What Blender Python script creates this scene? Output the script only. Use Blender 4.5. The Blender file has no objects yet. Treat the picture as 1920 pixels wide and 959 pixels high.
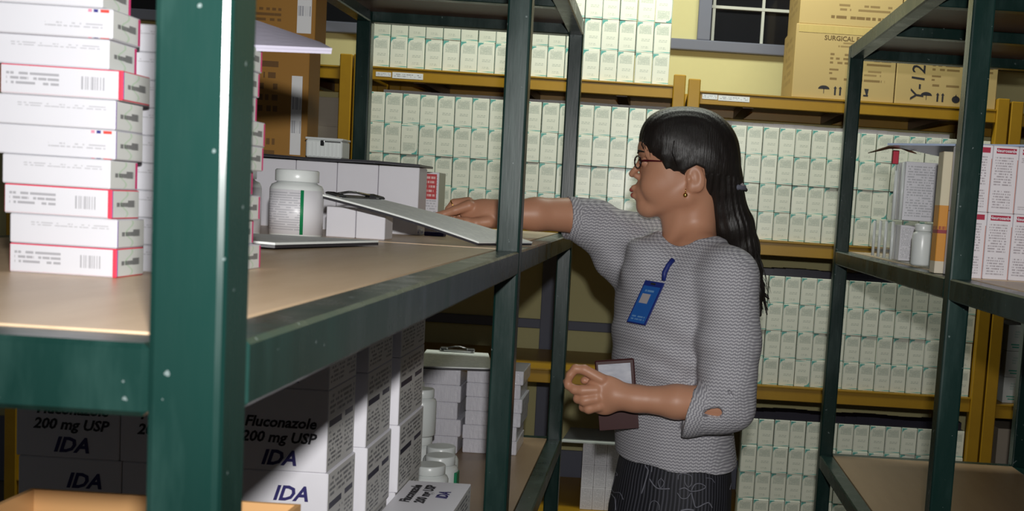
import bpy, bmesh, math, random
import numpy as np
from mathutils import Vector, Matrix
random.seed(7)
D = bpy.data
C = bpy.context.scene.collection

# ------------------------------------------------------------------ camera
YAW, PITCH, ROLL, FPX, CX, CY = -0.009, .096, .0628, 2156.7, 1234.3, 597.4
_cy, _sy, _cp, _sp, _cr, _sr = math.cos(YAW), math.sin(YAW), math.cos(PITCH), math.sin(PITCH), math.cos(ROLL), math.sin(ROLL)
FWD = Vector((-_sy*_cp, _cy*_cp, -_sp))
_r0 = Vector((_cy, _sy, 0)); _u0 = _r0.cross(FWD)
RGT = _cr*_r0 + _sr*_u0
UPV = -_sr*_r0 + _cr*_u0
cam_d = D.cameras.new('camera'); cam = D.objects.new('camera', cam_d); C.objects.link(cam)
cam_d.sensor_width = 36.0; cam_d.sensor_fit = 'HORIZONTAL'
cam_d.lens = FPX/1920*36
cam_d.shift_x = (960-CX)/1920; cam_d.shift_y = (CY-479.5)/1920
cam_d.clip_start = .02; cam_d.clip_end = 60
cam_d.dof.use_dof = True; cam_d.dof.focus_distance = 2.6; cam_d.dof.aperture_fstop = 17
m = Matrix((RGT, UPV, -FWD)).transposed().to_4x4()
cam.matrix_world = m
bpy.context.scene.camera = cam
sc = bpy.context.scene
sc.view_settings.view_transform = 'Standard'; sc.view_settings.look = 'None'
sc.view_settings.gamma = 1; sc.view_settings.use_curve_mapping = False
sc.view_settings.exposure = 0.0

# ------------------------------------------------------------------ light
w = D.worlds.new('world'); sc.world = w; w.use_nodes = True
w.node_tree.nodes['Background'].inputs[0].default_value = (.93, .97, 1.0, 1)
w.node_tree.nodes['Background'].inputs[1].default_value = .04

def area(name, loc, size, power, target, col=(1, 1, 1), sy=None):
    l = D.lights.new(name, 'AREA'); l.energy = power; l.color = col
    l.size = size
    if sy: l.shape = 'RECTANGLE'; l.size_y = sy
    o = D.objects.new(name, l); C.objects.link(o); o.location = loc
    o.rotation_euler = (Vector(target)-Vector(loc)).to_track_quat('-Z', 'Y').to_euler()
    return o
# the camera's own flash, sitting on top of it and aimed down the aisle
fl = D.lights.new('camera_flash', 'SPOT'); fl.energy = 116; fl.color = (1, .99, .97)
fl.shadow_soft_size = .018; fl.spot_size = math.radians(96); fl.spot_blend = 1.0
flo = D.objects.new('camera_flash', fl); C.objects.link(flo); flo.location = (.02, -.02, .14)
flo.rotation_euler = (Vector((-.12, 3, .25))-Vector(flo.location)).to_track_quat('-Z', 'Y').to_euler()
# fluorescent battens on the ceiling
area('ceiling_batten_near', (.15, 1.0, 1.75), .25, 2.5, (.15, 2.4, 0), (.93, 1, .95), 1.3)
area('ceiling_batten_far', (.0, 3.75, 1.55), 1.6, 34, (.0, 4.5, 0), (.95, 1, .88), .3)

# ------------------------------------------------------------------ pixel of the photo -> point at distance Y
def ray(px, py): return FWD + RGT*((px-CX)/FPX) - UPV*((py-CY)/FPX)
def at(px, py, Y): d = ray(px, py); return d*(Y/d.y)
def onz(px, py, z): d = ray(px, py); return d*(z/d.z)
def proj(p):
    p = Vector(p); k = FWD.dot(p)
    return CX+FPX*RGT.dot(p)/k, CY-FPX*UPV.dot(p)/k

# ------------------------------------------------------------------ node helper
class NM:
    def __init__(s, name):
        s.mat = D.materials.new(name); s.mat.use_nodes = True
        s.nt = s.mat.node_tree; s.b = s.nt.nodes['Principled BSDF']
    def new(s, t): return s.nt.nodes.new(t)
    def ln(s, a, b): s.nt.links.new(a, b)
    def set(s, node, i, v):
        if isinstance(v, (int, float)): node.inputs[i].default_value = v
        elif isinstance(v, tuple): node.inputs[i].default_value = v if len(v) == 4 or node.inputs[i].type != 'RGBA' else (*v, 1)
        else: s.ln(v, node.inputs[i])
    def m(s, op, a, b=0.0, c=None, clamp=False):
        n = s.new('ShaderNodeMath'); n.operation = op; n.use_clamp = clamp
        s.set(n, 0, a); s.set(n, 1, b)
        if c is not None: s.set(n, 2, c)
        return n.outputs[0]
    def mix(s, f, a, b):
        n = s.new('ShaderNodeMix'); n.data_type = 'RGBA'
        s.set(n, 0, f); s.set(n, 6, a); s.set(n, 7, b); return n.outputs[2]
    def uv(s):
        n = s.new('ShaderNodeTexCoord'); x = s.new('ShaderNodeSeparateXYZ'); s.ln(n.outputs['UV'], x.inputs[0])
        return x.outputs[0], x.outputs[1]
    def obj(s):
        n = s.new('ShaderNodeTexCoord'); return n.outputs['Object']
    def sep(s, v):
        x = s.new('ShaderNodeSeparateXYZ'); s.ln(v, x.inputs[0]); return x.outputs
    def comb(s, a, b, c=0.0):
        x = s.new('ShaderNodeCombineXYZ'); s.set(x, 0, a); s.set(x, 1, b); s.set(x, 2, c); return x.outputs[0]
    def noise(s, vec, scale, detail=2, rough=.5):
        n = s.new('ShaderNodeTexNoise'); n.inputs['Scale'].default_value = scale
        n.inputs['Detail'].default_value = detail; n.inputs['Roughness'].default_value = rough
        if vec is not None: s.ln(vec, n.inputs['Vector'])
        return n.outputs[0]
    def stretch(s, vec, sx, sy, sz):
        n = s.new('ShaderNodeMapping'); n.inputs['Scale'].default_value = (sx, sy, sz); s.ln(vec, n.inputs[0]); return n.outputs[0]
    def inside(s, x, a, b):   # 1 where a<x<b
        return s.m('MULTIPLY', s.m('GREATER_THAN', x, a), s.m('LESS_THAN', x, b))
    def rect(s, x, y, r): return s.m('MULTIPLY', s.inside(x, r[0], r[1]), s.inside(y, r[2], r[3]))
    def print_(s, x, y, r, n, words=40, seed=0., dens=.5):   # lines of small unreadable print in a rectangle of the uv square
        t = s.m('DIVIDE', s.m('SUBTRACT', y, r[2]), (r[3]-r[2])/n)
        ln = s.m('FLOOR', t); fr = s.m('FRACT', t)
        nz = s.noise(s.comb(s.m('MULTIPLY', x, words), s.m('MULTIPLY', s.m('ADD', ln, seed), 5.37)), 1.0, 1)
        return s.m('MULTIPLY', s.m('MULTIPLY', s.inside(fr, .25, .78), s.m('GREATER_THAN', nz, dens)), s.rect(x, y, r))
    def color(s, c): s.set(s.b, 'Base Color', c)
    def rough(s, v): s.set(s.b, 'Roughness', v)
    def bump(s, h, strength=.3, dist=.002):
        n = s.new('ShaderNodeBump'); n.inputs['Strength'].default_value = strength; n.inputs['Distance'].default_value = dist
        s.ln(h, n.inputs['Height']); s.ln(n.outputs[0], s.b.inputs['Normal'])

def sr(r, g, b):
    f = lambda c: (c/255)/12.92 if c/255 <= .04045 else ((c/255+.055)/1.055)**2.4
    return (f(r), f(g), f(b), 1)

def plain(name, col, rough=.6, spec=None, metal=0):
    n = NM(name); n.color(col); n.rough(rough)
    nz = n.noise(n.obj(), 30, 3)
    n.color(n.mix(n.m('MULTIPLY', nz, .12), col, tuple(c*.6 for c in col[:3])+(1,)))
    n.b.inputs['Metallic'].default_value = metal
    return n.mat

M = {}
def mk_green():
    n = NM('green_gloss_paint'); o = n.obj()
    dust = n.noise(n.stretch(o, 1, 1, .25), 14, 5, .65)
    fine = n.noise(n.stretch(o, 1, 1, .08), 220, 3)
    d = n.m('MULTIPLY', n.m('SUBTRACT', dust, .5, clamp=True), 2.0, clamp=True)
    c = n.mix(d, (.0045, .023, .019, 1), (.028, .07, .06, 1))
    chips = n.m('GREATER_THAN', n.noise(o, 95, 2), .74)
    c = n.mix(n.m('MULTIPLY', chips, .5), c, (.25, .3, .3, 1))
    n.color(c); n.rough(n.m('ADD', n.m('MULTIPLY', dust, .35), .12)); n.bump(fine, .12, .0006)
    return n.mat
M['green'] = mk_green()
def mk_ply(name, a, b, sx=2, sy=16):
    n = NM(name); o = n.obj(); g = n.noise(n.stretch(o, sx, sy, 4), 2.2, 6, .6); f = n.noise(n.stretch(o, sx*4, sy*10, 4), 5, 3)
    n.color(n.mix(n.m('ADD', n.m('MULTIPLY', g, .8), n.m('MULTIPLY', f, .2)), a, b)); n.rough(.38); n.bump(f, .08, .0005); return n.mat
M['ply'] = mk_ply('plywood_board', sr(226, 200, 168), sr(188, 158, 124), 16, 2)
M['ply_low'] = mk_ply('plywood_dimmed', sr(158, 132, 104), sr(134, 108, 82), 16, 2)  # lower boards: the flash's falloff is put into a darker plywood colour
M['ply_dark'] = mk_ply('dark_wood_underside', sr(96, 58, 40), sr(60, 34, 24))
M['ochre'] = mk_ply('ochre_painted_wood', sr(178, 136, 26), sr(146, 106, 14), 3, 3)
M['wall'] = plain('yellow_wall_paint', sr(204, 195, 142), .8)
M['grey_paint'] = plain('grey_wall_paint', sr(108, 110, 124), .7)
M['floor'] = mk_ply('floor_tile', sr(120, 112, 100), sr(90, 84, 76), 2, 2)
M['glass_dark'] = plain('dark_window_glass', (.012, .012, .014, 1), .08)
M['whitebar'] = plain('pale_window_bar', sr(190, 190, 180), .5)
M['white'] = plain('white_card', sr(226, 224, 230), .45)
M['white2'] = plain('white_plastic', sr(222, 226, 224), .3)
M['grey_white'] = plain('greyish_paper', sr(205, 210, 206), .5)
M['black'] = plain('black_plastic', (.012, .012, .014, 1), .3)
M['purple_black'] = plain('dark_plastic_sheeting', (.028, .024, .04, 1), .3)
M['lilac'] = plain('lilac_grey_sheet', sr(170, 162, 165), .6)
M['ink'] = plain('black_ink', (.015, .014, .02, 1), .6)
M['ink_blue'] = plain('dark_blue_ink', (.02, .015, .12, 1), .6)
M['ink_red'] = plain('red_ink', sr(190, 30, 60), .6)
M['ink_brown'] = plain('brown_ink', sr(100, 76, 36), .7)
M['steel'] = plain('bright_steel', (.6, .6, .6, 1), .25, metal=1)
M['gold'] = plain('gold', (.8, .5, .15, 1), .25, metal=1)

def mk_carton(name, a):
    n = NM(name); o = n.obj(); g = n.noise(n.stretch(o, 1, 1, 20), 6, 3); f = n.noise(o, 3, 2)
    n.color(n.mix(n.m('MULTIPLY', n.m('ADD', g, f), .35), a, tuple(c*.72 for c in a[:3])+(1,))); n.rough(.62); return n.mat
M['carton'] = mk_carton('brown_cardboard', sr(186, 160, 104))
M['carton_dark'] = mk_carton('ochre_cardboard', sr(158, 112, 40))
M['carton_tan'] = mk_carton('tan_cardboard', sr(206, 158, 104))
M['carton_beige'] = mk_carton('beige_cardboard', sr(178, 165, 148))

def mk_teal():      # front of the small cartons: cream label with one rounded corner, teal line and corner
    n = NM('teal_printed_carton_front'); u, v = n.uv()
    x = n.m('MULTIPLY', u, .0625); z = n.m('MULTIPLY', v, .107)
    base = sr(228, 228, 212)
    # corner: inside the square (x<.02, z>.085) but outside the circle
    dx = n.m('SUBTRACT', .021, x); dz = n.m('SUBTRACT', z, .083)
    out = n.m('GREATER_THAN', n.m('SQRT', n.m('ADD', n.m('MULTIPLY', dx, dx), n.m('MULTIPLY', dz, dz))), .0185)
    corner = n.m('MULTIPLY', out, n.m('MULTIPLY', n.m('GREATER_THAN', dx, 0), n.m('GREATER_THAN', dz, 0)))
    topz = n.m('MULTIPLY', n.m('GREATER_THAN', z, .1055), n.m('LESS_THAN', x, .045))
    left = n.m('LESS_THAN', x, .0022)
    teal = n.m('MAXIMUM', corner, left)
    stripe = n.m('MULTIPLY', n.m('LESS_THAN', n.m('ABSOLUTE', n.m('SUBTRACT', z, .0052)), .0016), n.m('MULTIPLY', n.m('SUBTRACT', u, .25, clamp=True), 2.2, clamp=True))
    soft = n.noise(n.comb(n.m('MULTIPLY', u, 5), n.m('MULTIPLY', v, 9)), 1.0, 1)
    blk = n.m('MULTIPLY', n.rect(u, v, (.18, .84, .63, .86)), .55)
    txt = n.m('MAXIMUM', n.print_(u, v, (.14, .88, .6, .9), 7, 26, 0, .42), n.print_(u, v, (.3, .8, .36, .46), 2, 30, 3, .45))
    txt = n.m('MAXIMUM', txt, n.print_(u, v, (.3, .75, .13, .22), 2, 30, 9, .5))
    c = n.mix(n.m('MULTIPLY', blk, soft), base, sr(160, 172, 160))
    c = n.mix(n.m('MULTIPLY', txt, .5), c, sr(140, 150, 140))
    c = n.mix(n.inside(x, .0022, .0034), c, sr(226, 200, 192))
    c = n.mix(n.m('MULTIPLY', stripe, .85), c, sr(60, 170, 160))
    c = n.mix(n.m('MULTIPLY', teal, .9), c, sr(60, 160, 152))
    n.color(c); n.rough(.28); return n.mat
M['teal_front'] = mk_teal()
M['teal_side'] = plain('cream_carton_side', sr(205, 212, 196), .45)

# ------------------------------------------------------------------ mesh helpers
class MB:
    def __init__(s): s.bm = bmesh.new(); s.uv = s.bm.loops.layers.uv.new('UVMap'); s.mats = []
    def mi(s, m):
        if m not in s.mats: s.mats.append(m)
        return s.mats.index(m)
    def box(s, x0, x1, y0, y1, z0, z1, mat, front=None, right=None, top=None, bottom=None, left=None, bev=0, mtx=None):
        P = [(x0, y0, z0), (x1, y0, z0), (x1, y1, z0), (x0, y1, z0), (x0, y0, z1), (x1, y0, z1), (x1, y1, z1), (x0, y1, z1)]
        vs = [s.bm.verts.new(p) for p in P]
        fs = [((0, 1, 5, 4), front), ((1, 2, 6, 5), right), ((2, 3, 7, 6), None), ((3, 0, 4, 7), left), ((4, 5, 6, 7), top), ((3, 2, 1, 0), bottom)]
        out = []
        for idx, mm in fs:
            f = s.bm.faces.new([vs[i] for i in idx]); f.material_index = s.mi(mm or mat)
            for l, c in zip(f.loops, ((0, 0), (1, 0), (1, 1), (0, 1))): l[s.uv].uv = c
            out.append(f)
        if bev:
            es = list({e for f in out for e in f.edges})
            r = bmesh.ops.bevel(s.bm, geom=es, offset=bev, segments=2 if bev > .003 else 1, affect='EDGES', profile=.5, clamp_overlap=True)
            vv = {v for f in r['faces'] for v in f.verts} | {v for f in out if f.is_valid for v in f.verts}
            vs = [v for v in vv if v.is_valid]
        if mtx is not None: bmesh.ops.transform(s.bm, matrix=mtx, verts=[v for v in vs if v.is_valid])
        return s
    def tube(s, pts, r, mat, seg=10, cap=True):
        pts = [Vector(p) for p in pts]; n = len(pts); rr = r if isinstance(r, (list, tuple)) else [r]*n; rings = []
        for i, p in enumerate(pts):
            t = (pts[min(i+1, n-1)]-pts[max(i-1, 0)]).normalized()
            a = t.cross(Vector((0, 0, 1))); a = a.normalized() if a.length > 1e-3 else Vector((1, 0, 0)); b = t.cross(a)
            rings.append([s.bm.verts.new(p+(a*math.cos(q)+b*math.sin(q))*rr[i]) for q in [2*math.pi*k/seg for k in range(seg)]])
        for i in range(n-1):
            for k in range(seg):
                f = s.bm.faces.new((rings[i][k], rings[i][(k+1) % seg], rings[i+1][(k+1) % seg], rings[i+1][k])); f.material_index = s.mi(mat); f.smooth = True
        if cap:
            for rg in (rings[0][::-1], rings[-1]): s.bm.faces.new(rg).material_index = s.mi(mat)
        return s
    def lathe(s, prof, mat, seg=32, c=(0, 0, 0), rz=0.0):   # prof: (r, z)
        rings = []
        for r, z in prof: rings.append([s.bm.verts.new((c[0]+r*math.cos(2*math.pi*k/seg+rz), c[1]+r*math.sin(2*math.pi*k/seg+rz), c[2]+z)) for k in range(seg)])
        for i in range(len(prof)-1):
            for k in range(seg):
                f = s.bm.faces.new((rings[i][k], rings[i][(k+1) % seg], rings[i+1][(k+1) % seg], rings[i+1][k])); f.material_index = s.mi(mat); f.smooth = True
                z0, z1 = prof[0][1], prof[-1][1]
                for l, (kk, ii) in zip(f.loops, ((k, i), (k+1, i), (k+1, i+1), (k, i+1))):
                    l[s.uv].uv = (kk/seg, (prof[ii][1]-z0)/((z1-z0) or 1))
        if prof[0][0] > 1e-5: s.bm.faces.new(rings[0][::-1]).material_index = s.mi(mat)
        if prof[-1][0] > 1e-5: s.bm.faces.new(rings[-1]).material_index = s.mi(mat)
        return s
    def slab(s, quad, th, mat, top=None, nu=8, nv=6, warp=None):   # a thin sheet through 4 corner points, th thick downward
        a, b, c, d = [Vector(p) for p in quad]; nrm = (b-a).cross(d-a).normalized()
        if nrm.z < 0: nrm = -nrm
        g = []
        for lay in (0, 1):
            rows = []
            for j in range(nv+1):
                row = []
                for i in range(nu+1):
                    u, v = i/nu, j/nv
                    p = a*(1-u)*(1-v)+b*u*(1-v)+c*u*v+d*(1-u)*v
                    if warp: p = p + nrm*warp(u, v)
                    row.append(s.bm.verts.new(p - nrm*th*lay))
                rows.append(row)
            g.append(rows)
        def q(vs, m_, uvs=None):
            f = s.bm.faces.new(vs); f.material_index = s.mi(m_); f.smooth = False
            if uvs:
                for l, c_ in zip(f.loops, uvs): l[s.uv].uv = c_
        for j in range(nv):
            for i in range(nu):
                uvs = ((i/nu, j/nv), ((i+1)/nu, j/nv), ((i+1)/nu, (j+1)/nv), (i/nu, (j+1)/nv))
                q((g[0][j][i], g[0][j][i+1], g[0][j+1][i+1], g[0][j+1][i]), top or mat, uvs)
                q((g[1][j+1][i], g[1][j+1][i+1], g[1][j][i+1], g[1][j][i]), mat)
        for i in range(nu):
            q((g[1][0][i], g[1][0][i+1], g[0][0][i+1], g[0][0][i]), mat); q((g[0][nv][i], g[0][nv][i+1], g[1][nv][i+1], g[1][nv][i]), mat)
        for j in range(nv):
            q((g[0][j][0], g[0][j+1][0], g[1][j+1][0], g[1][j][0]), mat); q((g[1][j][nu], g[1][j+1][nu], g[0][j+1][nu], g[0][j][nu]), mat)
        bmesh.ops.recalc_face_normals(s.bm, faces=s.bm.faces[:])
        return s
    def build(s, name, parent=None, loc=None, rz=0):
        me = D.meshes.new(name); s.bm.to_mesh(me); s.bm.free()
        for m_ in s.mats: me.materials.append(m_)
        o = D.objects.new(name, me); C.objects.link(o)
        if parent: o.parent = parent
        if loc is not None: o.location = loc
        o.rotation_euler[2] = rz
        return o
def tag(o, label, cat, group=None, kind=None):
    if label: o['label'] = label
    if cat: o['category'] = cat
    if group: o['group'] = group
    if kind: o['kind'] = kind
    return o
def thing(name, label, cat, loc=(0, 0, 0), rz=0, group=None):
    o = D.objects.new(name, None); C.objects.link(o); o.location = loc; o.rotation_euler[2] = rz; o.empty_display_size = .05
    return tag(o, label, cat, group)
def struct(o): o['kind'] = 'structure'; return o
_txt = {}
def lettering(parent, body, size, loc, rot, mat, shear=0, bold=0., sx=1., name='lettering', align='CENTER'):
    cu = D.curves.new(name, 'FONT'); cu.body = body; cu.size = size; cu.shear = shear; cu.offset = bold; cu.extrude = .00015
    cu.align_x = align; cu.resolution_u = 2
    t = D.objects.new(name, cu); C.objects.link(t)
    dg = bpy.context.evaluated_depsgraph_get(); me = D.meshes.new_from_object(t.evaluated_get(dg)); D.objects.remove(t)
    me.materials.clear(); me.materials.append(mat)
    o = D.objects.new(name, me); C.objects.link(o); o.parent = parent; o.location = loc; o.rotation_euler = rot; o.scale = (sx, 1, 1)
    return o
FR = (math.pi/2, 0, 0)          # text facing -Y

# ------------------------------------------------------------------ the room
FLOOR = -1.36; WY = 4.93
struct(MB().box(-3.2, 3.6, -.6, WY, FLOOR-.05, FLOOR, M['floor']).build('floor'))
WZ0, WZ1 = at(1250, 93, WY).z, 1.5
wx = at(1333, 40, WY).x
wt = 1.35
mb = MB()
mb.box(-3.2, 3.6, WY, WY+.12, FLOOR, WZ0, M['wall'])
mb.box(-.95, wx, WY, WY+.12, WZ0, wt, M['wall'])
mb.box(wx+1.35, 3.6, WY, WY+.12, WZ0, wt, M['wall'])
mb.box(-3.2, 3.6, WY, WY+.12, wt, 1.9, M['wall'])
struct(mb.build('wall_back'))
def window(n, x0, x1, z0, z1, bars, hz):
    o = struct(MB().box(x0, x1, WY+.05, WY+.06, z0, z1, M['glass_dark']).build('window_%d' % n))
    f = MB()
    f.box(x0-.055, x0, WY-.03, WY+.06, z0, z1, M['grey_paint'], bev=.004)
    f.box(x1, x1+.055, WY-.03, WY+.06, z0, z1, M['grey_paint'], bev=.004)
    f.build('window_frame', o)
    b = MB()
    for x in bars: b.box(x-.006, x+.006, WY+.03, WY+.05, z0, z1, M['whitebar'])
    for z in hz: b.box(x0, x1, WY+.028, WY+.048, z-.006, z+.006, M['whitebar'])
    b.build('window_bar', o)
    MB().box(x0-.36, x1+.3, WY-.035, WY+.05, z0-.045, z0, M['grey_paint'], bev=.005).build('window_sill', o)
    return o
zb = at(1400, 14, WY).z
wb = at(1432, 30, WY).x
window(1, wx, wx+1.35, WZ0+.045, wt, [wx+.012, wb, wb+.24, wb+.48], [zb, zb+.28])
window(2, -2.9, -1.0, at(600, 40, WY).z, wt, [-2.4, -1.9], [zb+.05])
def trim(n, x0, x1, z0, z1, d=.02): return struct(MB().box(x0, x1, WY-d, WY, z0, z1, M['grey_paint'], bev=.004).build('trim_%d' % n))
bz = at(1140, 615, WY).z
trim(1, -3.2, 3.6, bz-.02, bz+.02)
cx0, cx1 = at(1016, 560, WY).x, at(1041, 560, WY).x
trim(2, cx0, cx1, FLOOR, .75, .03)
trim(3, -3.2, 3.6, FLOOR, at(1080, 845, WY).z, .015)

# ------------------------------------------------------------------ green steel racks
T = .04
HM, HL, HT = -.088, -.667, .493
def rack(name, label, x0, x1, ys, hm, hl, ht, bars):
    r = thing(name, label, 'shelving', ((x0+x1)/2, (ys[0]+ys[-1]+T)/2, FLOOR))
    o = Vector(r.location)
    def b(nm, bx, mat, bev=.004, **k):
        mb = MB(); mb.box(bx[0]-o.x, bx[1]-o.x, bx[2]-o.y, bx[3]-o.y, bx[4]-o.z, bx[5]-o.z, mat, bev=bev, **k); return mb.build(nm, r)
    for y in ys:
        for x in (x0, x1-T): b('post', (x, x+T, y, y+T, FLOOR, ht), M['green'])
    for h in (hm, hl, ht):
        for y0, y1 in zip(ys[:-1], ys[1:]):
            for x in (x0, x1-T): b('side_beam', (x+.0004, x+T-.0004, y0+T, y1, h-T, h-.0005), M['green'], .003)
        for y in ys: b('cross_beam', (x0+T, x1-T, y+.0004, y+T-.0004, h-T, h-.0005), M['green'], .003)
        for y in bars:
            b('cross_bar', (x0+T, x1-T, y, y+.035, h-T, h-.013), M['green'], .002)
        for y0, y1 in zip(ys[:-1], ys[1:]):
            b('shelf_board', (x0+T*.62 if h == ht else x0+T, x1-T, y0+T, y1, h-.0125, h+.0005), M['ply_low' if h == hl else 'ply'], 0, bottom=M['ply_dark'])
    return r
LX1, LX0 = -.223, -.223-.617
YS = (.603, 1.938, 3.19)
rack('green_storage_rack', 'glossy green steel rack on the left whose thick post stands close to the camera', LX0, LX1, YS, HM, HL, HT, (1.0, 1.45, 2.33, 2.76))
RX0 = .537; RX1 = RX0+.617
YR = (.72, 2.063, 3.38)
HMR, HLR, HTR = -.094, -.705, .503
rack('green_storage_rack', 'glossy green steel rack on the right of the aisle behind the woman', RX0, RX1, YR, HMR, HLR, HTR, (1.2, 1.6, 2.5, 2.93))

# ------------------------------------------------------------------ ochre wooden shelf units along the back wall
UY = 4.3; UD = .6
def unit(label, x0, x1, tops, ph, rail=.055, nlab=False, pw=.045):
    r = thing('wooden_shelf_unit', label, 'shelf', ((x0+x1)/2, UY+UD/2, FLOOR)); o = Vector(r.location)
    def b(nm, bx, mat, bev=.003, **k):
        mb = MB(); mb.box(bx[0]-o.x, bx[1]-o.x, bx[2]-o.y, bx[3]-o.y, bx[4]-o.z, bx[5]-o.z, mat, bev=bev, **k); return mb.build(nm, r)
    for x in (x0, x1-pw):
        for y in (UY-.012, UY+UD-.04): b('post', (x, x+pw, y, y+.045, FLOOR, ph), M['ochre'])
    for i, t in enumerate(tops):
        rh = rail if i else .048
        for y in (UY, UY+UD-.03): b('rail', (x0+pw, x1-pw, y, y+.028, t-rh, t-.006), M['ochre'], .002)
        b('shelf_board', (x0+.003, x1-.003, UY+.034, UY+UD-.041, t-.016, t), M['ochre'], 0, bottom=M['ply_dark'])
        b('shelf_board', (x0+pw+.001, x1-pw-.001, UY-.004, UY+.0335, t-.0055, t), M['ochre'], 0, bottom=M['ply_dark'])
        n = 3
        for k in range(n):
            xx = x0+pw+(x1-x0-2*pw)*(k+.5)/n
            b('joist', (xx-.02, xx+.02, UY+.03, UY+UD-.04, t-.05, t-.0165), M['ply_dark'], 0)
    return r, o
LT = [.451, -.086, -.63, -1.18]
RT = [.437, -.097, -.643, -1.19]
uL, oL = unit('ochre wooden shelf unit on the back wall with an empty lower board below teal cartons', -1.134, .085, LT, .49)
uR, oR = unit('ochre wooden shelf unit behind the woman, brown cartons on its top board', .095, 1.282, RT, .478)
uK, oK = unit('ochre wooden shelf unit at the far left, seen between brown carton and green post', -2.4, -1.14, [.445, -.09, -.63, -1.18], .488)
uS, oS = unit('ochre wooden shelf unit at the right edge, holding blurred teal-printed packs', 1.289, 2.5, [.43, -.1, -.66, -1.2], .47)
def paper_strip(u, o, px0, px1, py0, py1):
    a = at(px0, py0, UY); b_ = at(px1, py1, UY); mb = MB()
    mb.box(a.x-o.x, b_.x-o.x, UY-.0012-o.y, UY-.0002-o.y, b_.z-o.z, a.z-o.z, M['white'], front=M['strip']); mb.build('paper_label', u)
n = NM('printed_paper_strip'); u_, v_ = n.uv(); n.color(n.mix(n.m('MULTIPLY', n.print_(u_, v_, (.05, .95, .2, .8), 2, 24, 1, .5), .6), sr(225, 225, 225), sr(90, 90, 110))); n.rough(.5); M['strip'] = n.mat
paper_strip(uL, oL, 705, 733, 134.5, 144.5); paper_strip(uL, oL, 736, 793, 135, 150)
paper_strip(uR, oR, 1317, 1345, 176, 187); paper_strip(uR, oR, 1347, 1405, 178.5, 192)

# ------------------------------------------------------------------ small teal printed cartons
def teal_proto(w_, h_):
    mb = MB(); mb.box(-w_/2+.0012, w_/2-.0012, 0, .1, 0, h_-.0008, M['teal_side'], front=M['teal_front'], bev=.0012); return mb
ORD = ['bottom', 'second', 'third', 'fourth', 'fifth', 'sixth', 'seventh', 'eighth', 'ninth', 'tenth', 'eleventh', 'twelfth', 'thirteenth', 'fourteenth', 'fifteenth', 'sixteenth', 'seventeenth', 'eighteenth', 'nineteenth', 'twentieth']
def teal_block(x0, x1, z0, rows, pw, ph, label, group, keep, y=UY+.012, flips=()):
    proto = None; n_ = int(round((x1-x0)/pw)); k = 0
    for r in range(rows):
        for c in range(n_):
            x = x0+pw*(c+.5); z = z0+ph*r
            if not keep(x, z+ph/2): continue
            if proto is None: proto = teal_proto(pw, ph).build('teal_carton'); o = proto
            else: o = proto.copy(); C.objects.link(o)
            o.location = (x+random.uniform(-.0008, .0008), y+random.uniform(0, .004)+(.002 if r % 2 else 0), z+.0003)
            o.rotation_euler = (0, 0, random.uniform(-.025, .025))
            if random.random() < .03: o.rotation_euler[1] = math.pi; o.location.z += ph-.0008
            side = n_-c; row = ORD[r] if r < rows-1 else 'top'
            tag(o, 'cream teal-striped carton, %s, %s row, %s from the right end' % (label, row, 'first' if side == 1 else ORD[side-1]), 'carton', group); k += 1
    return k
def vis(x, z, extra=None):
    px, py = proj((x, UY, z))
    if not (-60 < px < 1985 and -60 < py < 1010): return False
    if 1262 < px < 1362 and 235 < py < 1000: return False
    if 1185 < px < 1380 and 480 < py < 1000: return False
    if px < 700 and py < 1000: return px > 655
    if px < 740 and py > 335: return False
    if 690 < px < 1035 and py < -10: return False
    return not (extra and extra(px, py))
nt = 0
nt += teal_block(-1.075, .02, LT[0]+.0005, 3, .0645, .112, 'top board of left unit', 'teal cartons on the top board, left unit', vis)
nt += teal_block(-1.085, .035, LT[1]+.0005, 4, .0645, .1115, 'middle of left unit', 'teal cartons in the middle opening, left unit', lambda x, z: vis(x, z, lambda a, b: 705 < a < 770 and b > 330))
XR = (.142, 1.232)
nt += teal_block(XR[0], XR[1], RT[1]+.0005, 4, .0606, .1045, 'upper opening right', 'teal cartons in the upper opening, right unit', lambda x, z: vis(x, z, lambda a, b: a > 1775 and b > 300))
nt += teal_block(XR[0], XR[1], RT[2]+.0005, 4, .0606, .1035, 'second opening right', 'teal cartons in the second opening, right unit', vis)
nt += teal_block(XR[0], XR[1], RT[3]+.0005, 4, .0606, .1035, 'lowest opening right', 'teal cartons in the lowest opening, right unit', lambda x, z: vis(x, z, lambda a, b: a > 1600 and b > 890))
print('teal', nt)
def sheet_on(x0, x1, z, h, mat, label, nm='packing_sheet'):
    mb = MB(); N = 24
    a = [(x0+(x1-x0)*i/N) for i in range(N+1)]
    for i in range(N): mb.box(a[i], a[i+1]-.0002, UY+.03+.002*math.sin(i*.7), UY+.12, z, z+h*(.92+.08*math.sin(i*.9)), mat)
    tag(mb.build(nm), label, 'sheet')
sheet_on(-1.03, .02, LT[1]+4*.1115+.0006, .012, M['lilac'], 'grey packing sheet lying on the carton rows of the left wooden unit')
sheet_on(.15, 1.08, RT[1]+4*.1045+.0006, .016, M['lilac'], 'grey packing sheet lying on the upper carton rows of the right wooden unit')
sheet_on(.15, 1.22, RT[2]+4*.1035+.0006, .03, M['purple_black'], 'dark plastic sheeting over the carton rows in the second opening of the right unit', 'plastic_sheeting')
sheet_on(.15, 1.22, RT[3]+4*.1035+.0006, .03, M['purple_black'], 'dark plastic sheeting over the carton rows in the lowest opening of the right unit', 'plastic_sheeting')
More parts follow.
